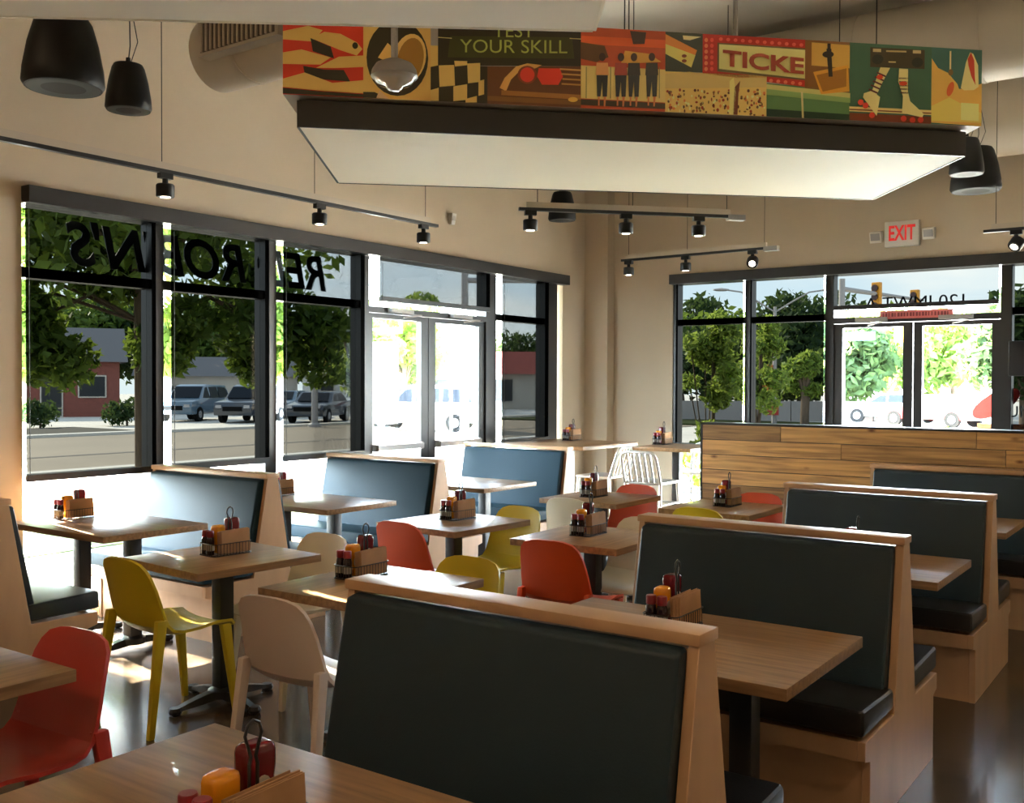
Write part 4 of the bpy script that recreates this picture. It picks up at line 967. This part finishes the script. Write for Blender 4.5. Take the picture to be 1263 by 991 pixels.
for i, (x, y, h, r, cz, m, n, lab) in enumerate((
    (-54.5, 25.0, 10.5, 6.0, 4.0, 'leaf_dark', 4500, 'dark tree far behind the leftmost window beside the brick house'),
    (-50.3, 31.7, 11, 6.5, 4.0, 'leaf_mid', 4500, 'tall tree across the road, left of the street tree trunk'),
    (-48.5, 34.5, 9.5, 5.0, 4.0, 'leaf_dark', 4000, 'dark tree across the road behind the second left window'),
    (-46.6, 38.1, 10, 5.5, 3.6, 'leaf_mid', 4000, 'tree across the road right of the dark van'),
    (-49.9, 44.3, 8.5, 5.0, 3.2, 'leaf_dark', 3500, 'dark tree behind the parked sedans'),
    (-49.8, 50.5, 8.0, 4.5, 3.0, 'leaf_dark', 3500, 'dark tree left of the double door, behind the trailer'),
    (-29.6, 30.5, 4.6, 1.7, 1.9, 'leaf_light', 3200, 'bright green small tree just left of the double door'),
    (-44.8, 50.8, 7.8, 3.4, 2.2, 'leaf_light', 4500, 'bright tree seen through the left leaf of the double door'),
    (-48.7, 69.7, 7, 5.0, 2.6, 'leaf_dark', 3000, 'dark tree right of the red-roofed building'),
    (-23.4, 48.6, 4.9, 3.4, 1.7, 'leaf_dark', 4500, 'dark tree behind the leafy shrub at the back window'),
    (-27.2, 59.5, 6.4, 4.4, 2.0, 'leaf_mid', 4500, 'rounded tree in the back tree line, left of the lamp'),
    (-20.6, 55.6, 6.4, 3.7, 1.8, 'leaf_dark', 4500, 'dark tree in the back tree line just behind the lamp'),
    (-16.6, 51.0, 5.4, 3.2, 1.6, 'leaf_dark', 4500, 'dark tree in the back tree line right of the lamp'),
    (-14.3, 41.3, 3.1, 0.9, 1.4, 'leaf_light', 1500, 'small bright tree standing before the back tree line'),
    (-16.6, 61.8, 6.5, 4.0, 2.0, 'leaf_light', 3500, 'pale tree seen through the left leaf of the back door'),
    (-10.9, 53.6, 6.0, 3.6, 2.0, 'leaf_mid', 3500, 'tree seen through the right leaf of the back door'),
    (-23.5, 66.7, 8.0, 5.2, 1.8, 'leaf_dark', 5000, 'large dark tree at the back of the tree line behind the lamp'),
    (-30.5, 71.5, 8.5, 5.5, 1.8, 'leaf_dark', 5000, 'large dark tree far behind the leafy young tree'),
    (-6.5, 44.4, 5.5, 2.6, 2.0, 'leaf_dark', 2500, 'dark tree behind the window at the right photo edge'))):
    if i < 6: x, y, h, r, cz = x*1.18, y*1.18, min(h, 7.6), r*0.82, cz*0.8
    tree('background_tree', lab, x, y, h, r, cz, 0.18, n, 0.30 if h > 5 else 0.2, m, 40+i, 16, group=gT)
tree('young_tree', 'slim leafy young tree close outside the left back window', -5.72, 12.6, 2.75, 0.50, 0.45, 0.025, 4500, 0.055, 'leaf_light', 77, 26)
tree('young_tree', 'thin sapling with bright leaves between the two back windows', -6.49, 16.23, 2.95, 0.55, 1.35, 0.03, 1700, 0.075, 'leaf_light', 78, 16)
rb = random.Random(9)
for i, (x, y) in enumerate(((-38.5, 18.0), (-38.0, 21.5), (-37.5, 25.0))):
    t = thing('hedge_shrub', ['pale round shrub at the far curb, leftmost', 'round shrub at the far curb, middle of three', 'round shrub at the far curb nearest the parked van'][i], 'shrub', (x, y, GZ), 0, 'shrubs at the far curb')
    o = obj('foliage', leaves([(rb.uniform(-0.5, 0.5), rb.uniform(-0.5, 0.5), rb.uniform(0.4, 0.7), 0.6) for _ in range(5)], 700, 0.13, rb), 'leaf_light' if i == 0 else 'leaf_dark', t); o['kind'] = 'stuff'
    obj('stem', G().cone((0, 0, -0.05), (0, 0, 0.5), 0.05, 0.03, 6), 'bark', t)

# ------------------------------------------------------------------ outdoors: cars
def car(name, label, loc, rotz, m, kind='suv'):
    t = thing(name, label, 'car', loc, rotz, 'cars outdoors')
    if kind == 'suv':
        body = [(-2.25, 0.35), (2.25, 0.35), (2.3, 0.7), (2.2, 0.95), (1.15, 1.08), (0.55, 1.66), (0.2, 1.74), (-1.9, 1.70), (-2.2, 1.1), (-2.3, 0.7)]
        win = [[(1.0, 1.10), (0.52, 1.58), (0.25, 1.62), (0.22, 1.10)], [(0.12, 1.10), (0.12, 1.62), (-0.80, 1.62), (-0.80, 1.10)], [(-0.90, 1.10), (-0.90, 1.62), (-1.80, 1.58), (-2.05, 1.10)]]
    else:
        body = [(-2.25, 0.32), (2.25, 0.32), (2.3, 0.62), (2.1, 0.82), (1.0, 0.95), (0.35, 1.40), (-0.9, 1.42), (-1.6, 1.02), (-2.25, 0.95), (-2.32, 0.6)]
        win = [[(0.82, 0.98), (0.32, 1.32), (0.0, 1.34), (0.0, 0.98)], [(-0.08, 0.98), (-0.08, 1.34), (-0.86, 1.35), (-1.40, 0.98)]]
    def Y(z): return 0.90-max(0, z-0.95)*0.28
    n = len(body); g = G()
    g.add([(x, Y(z), z) for x, z in body]+[(x, -Y(z), z) for x, z in body], [tuple(range(n)), tuple(range(2*n-1, n-1, -1))]+[(i, (i+1) % n, n+(i+1) % n, n+i) for i in range(n)])
    obj('body', g.mesh('body', 0.05, 2), m, t)
    for s in (-1, 1):
        for wq in win:
            k = len(wq); h = G().add([(x, s*(Y(z)+0.004), z) for x, z in wq]+[(x, s*(Y(z)-0.02), z) for x, z in wq], [tuple(range(k)), tuple(range(2*k-1, k-1, -1))]+[(i, (i+1) % k, k+(i+1) % k, k+i) for i in range(k)])
            obj('side_window', h, 'car_glass', t)
        for x in (-1.38, 1.40):
            wv = obj('wheel', G().cone((x, s*0.72, 0.34), (x, s*0.92, 0.34), 0.34, 0.34, 20).mesh('wheel', smooth=0.6), 'tyre', t)
            obj('hub_cap', G().cone((x, s*0.90, 0.34), (x, s*0.93, 0.34), 0.19, 0.17, 14), 'hub', wv)
        obj('headlight', G().box(2.18, 2.30, s*0.66-0.14, s*0.66+0.14, 0.68, 0.82), 'hub', t)
    a, b = ((1.15, 1.08), (0.55, 1.66)) if kind == 'suv' else ((1.0, 0.95), (0.35, 1.40))
    a = (a[0]-0.03, a[1]+0.05); b = (b[0]+0.05, b[1]-0.03); wd = 0.72
    obj('windscreen', G().hexa([(a[0]-0.03, -wd, a[1]), (a[0]+0.045, -wd, a[1]), (a[0]+0.045, wd, a[1]), (a[0]-0.03, wd, a[1])], [(b[0]-0.03, -wd*0.9, b[1]), (b[0]+0.045, -wd*0.9, b[1]), (b[0]+0.045, wd*0.9, b[1]), (b[0]-0.03, wd*0.9, b[1])]), 'car_glass', t)
    obj('grille', G().box(2.27, 2.33, -0.45, 0.45, 0.55, 0.75), 'tyre', t)
GV = GZ-0.06
car('suv', 'white suv on the road seen through the double door', (-24.7, 29.1, GZ-0.04), R(205), 'car_white')
car('suv', 'dark suv parked across the road behind the second window', (-37.1, 31.3, GV), R(-62), 'car_dark')
car('suv', 'grey blue suv parked left of the dark one across the road', (-40.4, 30.6, GV), R(-62), 'car_blue')
car('sedan', 'blue sedan parked left of the traffic signal pole', (-40.4, 36.3, GV), R(-62), 'car_blue', 'sedan')
car('sedan', 'dark sedan parked right behind the traffic signal pole', (-34.5, 33.1, GV), R(-62), 'car_dark', 'sedan')
car('suv', 'white suv half hidden left of the double door frame', (-36.2, 38.0, GV), R(-62), 'car_white')
car('sedan', 'red car seen through the right leaf of the back door', (-10.4, 46.8, GV), R(160), 'car_red', 'sedan')
car('sedan', 'white car seen through the back door beside the red one', (-13.0, 50.0, GV), R(175), 'car_white', 'sedan')

# ------------------------------------------------------------------ outdoors: signals, lamps, signs
def signal_head(parent, loc, rotz, h=1.1):
    o = obj('signal_head', G().box(-0.17, 0.17, -0.10, 0.10, 0, h).mesh('signal_head', 0.02, 1), 'signal_yellow', parent, loc, rotz)
    for i in range(3): obj('signal_lens', G().cone((0, -0.10, h*(0.2+0.3*i)), (0, -0.17, h*(0.2+0.3*i)), 0.12, 0.13, 14), 'signal_lens', o)
def signal(label, loc, h, arm_to, heads, r=0.11):
    t = thing('traffic_signal', label, 'traffic signal', loc, 0, 'traffic signals')
    obj('pole', G().cone((0, 0, -0.05), (0, 0, h), r*1.15, r*0.85, 14).mesh('pole', smooth=0.6), 'pole_grey', t)
    if arm_to: obj('mast_arm', G().cone((0, 0, arm_to[2]-0.2), arm_to, r*0.75, r*0.45, 10).mesh('mast_arm', smooth=0.6), 'pole_grey', t)
    for l, rz in heads: signal_head(t, l, rz)
    obj('base', G().lathe([(r*2.2, 0.0), (r*2.2, 0.12), (r*1.3, 0.2)], 14), 'pole_grey', t)
signal('traffic signal pole with orange head before the parked sedans', (-30.3, 28.8, GV), 5.2, (4.2, 2.0, 5.0), [((0.42, 0.28, 2.45), R(-30))], 0.12)
signal('traffic signal pole seen through the right leaf of the double door', (-20.97, 26.8, GV), 6.3, (3.8, 5.4, 5.5), [((-0.62, -0.42, 2.9), R(-40)), ((1.5, 3.2, 4.6), R(-30))], 0.13)
signal('mast arm traffic signal above the back double door', (-10.9, 35.2, GV), 5.5, (0.6, 8.9, 5.35), [((0.24, 3.4, 4.55), R(-15)), ((0.55, 7.8, 4.6), R(-15)), ((1.05, 3.5, 3.4), R(-15))], 0.12)
t = thing('street_lamp', 'twin-arm street lamp behind the second back window', 'street lamp', (-16.44, 43.5, GV))
obj('pole', G().cone((0, 0, -0.05), (0, 0, 5.3), 0.12, 0.07, 12).mesh('pole', smooth=0.6), 'pole_grey', t)
u = Vector((0.83, 0.57, 0))
for s in (-1, 1):
    obj('arm', G().tube([(0, 0, 5.05), tuple(u*s*0.8+Vector((0, 0, 5.55))), tuple(u*s*1.5+Vector((0, 0, 5.95))), tuple(u*s*2.2+Vector((0, 0, 6.05)))], 0.035, 8).mesh('arm', smooth=0.9), 'pole_grey', t)
    c = u*s*2.4+Vector((0, 0, 6.05)); hd = G().lathe([(0.02, 0.08), (0.16, 0.03), (0.17, -0.02), (0.10, -0.06)], 14, (0, 0, 0), 2.2, 1.0)
    o = obj('lamp_head', hd.mesh('lamp_head', smooth=0.7), 'pole_grey', t, tuple(c), math.atan2(u.y, u.x))
obj('hand_signal', G().box(-0.20, 0.20, -0.12, 0.12, 1.5, 2.7).mesh('hand_signal', 0.02, 1), 'orange_hand', t, (-0.25, -0.15, 0))
obj('red_plate', G().box(-0.26, 0.26, -0.16, -0.13, 0.45, 1.0), 'stop_red', t)
t = thing('street_sign', 'green street name sign seen through the back door', 'sign', (-11.6, 37.5, GV))
obj('post', G().cone((0, 0, -0.05), (0, 0, 3.9), 0.05, 0.05, 8), 'pole_grey', t)
obj('plate', G().box(-0.1, 1.2, -0.02, 0.02, 3.45, 3.75), 'sign_green', t)

# ------------------------------------------------------------------ outdoors: buildings
def building(name, label, loc, rotz, L, Dp, H, roof_h, wall_m, roof_m, wins, gable=True, awning=None):
    t = thing(name, label, 'building', loc, rotz)
    obj('walls', G().box(-L/2, L/2, -Dp/2, Dp/2, -0.05, H), wall_m, t)
    if gable: rf = G().prism([(-Dp/2-0.4, H-0.1), (Dp/2+0.4, H-0.1), (0, H+roof_h)], lambda u_, v_, w_: (w_, u_, v_), -L/2-0.4, L/2+0.4)
    else: rf = G().hexa([(-L/2-0.3, -Dp/2-0.5, H-0.1), (L/2+0.3, -Dp/2-0.5, H-0.1), (L/2+0.3, Dp/2+0.5, H-0.1), (-L/2-0.3, Dp/2+0.5, H-0.1)], [(-L/2+0.2, -Dp/2+0.5, H+roof_h), (L/2-0.2, -Dp/2+0.5, H+roof_h), (L/2-0.2, Dp/2-0.5, H+roof_h), (-L/2+0.2, Dp/2-0.5, H+roof_h)])
    obj('roof', rf, roof_m, t)
    for x0, x1, z0, z1 in wins:
        f_ = obj('window', G().box(x0, x1, -Dp/2-0.06, -Dp/2+0.02, z0, z1), 'stucco', t)
        obj('window_pane', G().box(x0+0.08, x1-0.08, -Dp/2-0.08, -Dp/2-0.05, z0+0.08, z1-0.08), 'window_dark', f_)
    return t
building('brick_house', 'red brick house behind the leftmost window', (-51.8, 30.0, GV), R(60), 6.5, 5, 3.0, 1.8, 'brick_red', 'roof_grey', [(-2.6, -1.2, 1.0, 2.2), (1.2, 2.6, 1.0, 2.2), (-0.6, 0.5, 0.0, 2.1)])
building('shop_building', 'low building with red tiled roof beyond the double door', (-45.0, 60.0, GV), R(37), 17, 8, 2.6, 1.5, 'stucco', 'roof_red', [(-7, -5, 0.5, 2.2), (-4, -2.5, 0.0, 2.2), (0, 2, 0.5, 2.2), (4, 6, 0.5, 2.2)], False)
building('shed', 'pale low house behind the parked sedans', (-50.4, 40.2, GV), R(48), 9, 5, 2.3, 1.1, 'stucco', 'roof_grey', [(-3, -1.8, 0.8, 1.7), (1.5, 2.7, 0.8, 1.7)])
building('trailer', 'white trailer parked behind the signal pole', (-42.2, 43.0, GV), R(45), 5.5, 2.4, 2.4, 0.15, 'car_white', 'car_white', [(-1.8, -0.9, 1.3, 1.8), (0.8, 1.7, 1.3, 1.8)], False)
t = thing('garden_wall', 'low grey wall along the back lawn', 'wall', (-17.5, 48.5, GV), R(32))
for i in range(8): obj('wall_panel', G().box(-8+i*2+0.02, -6+i*2-0.02, -0.1, 0.1, -0.05, 1.0), 'fence_grey', t)
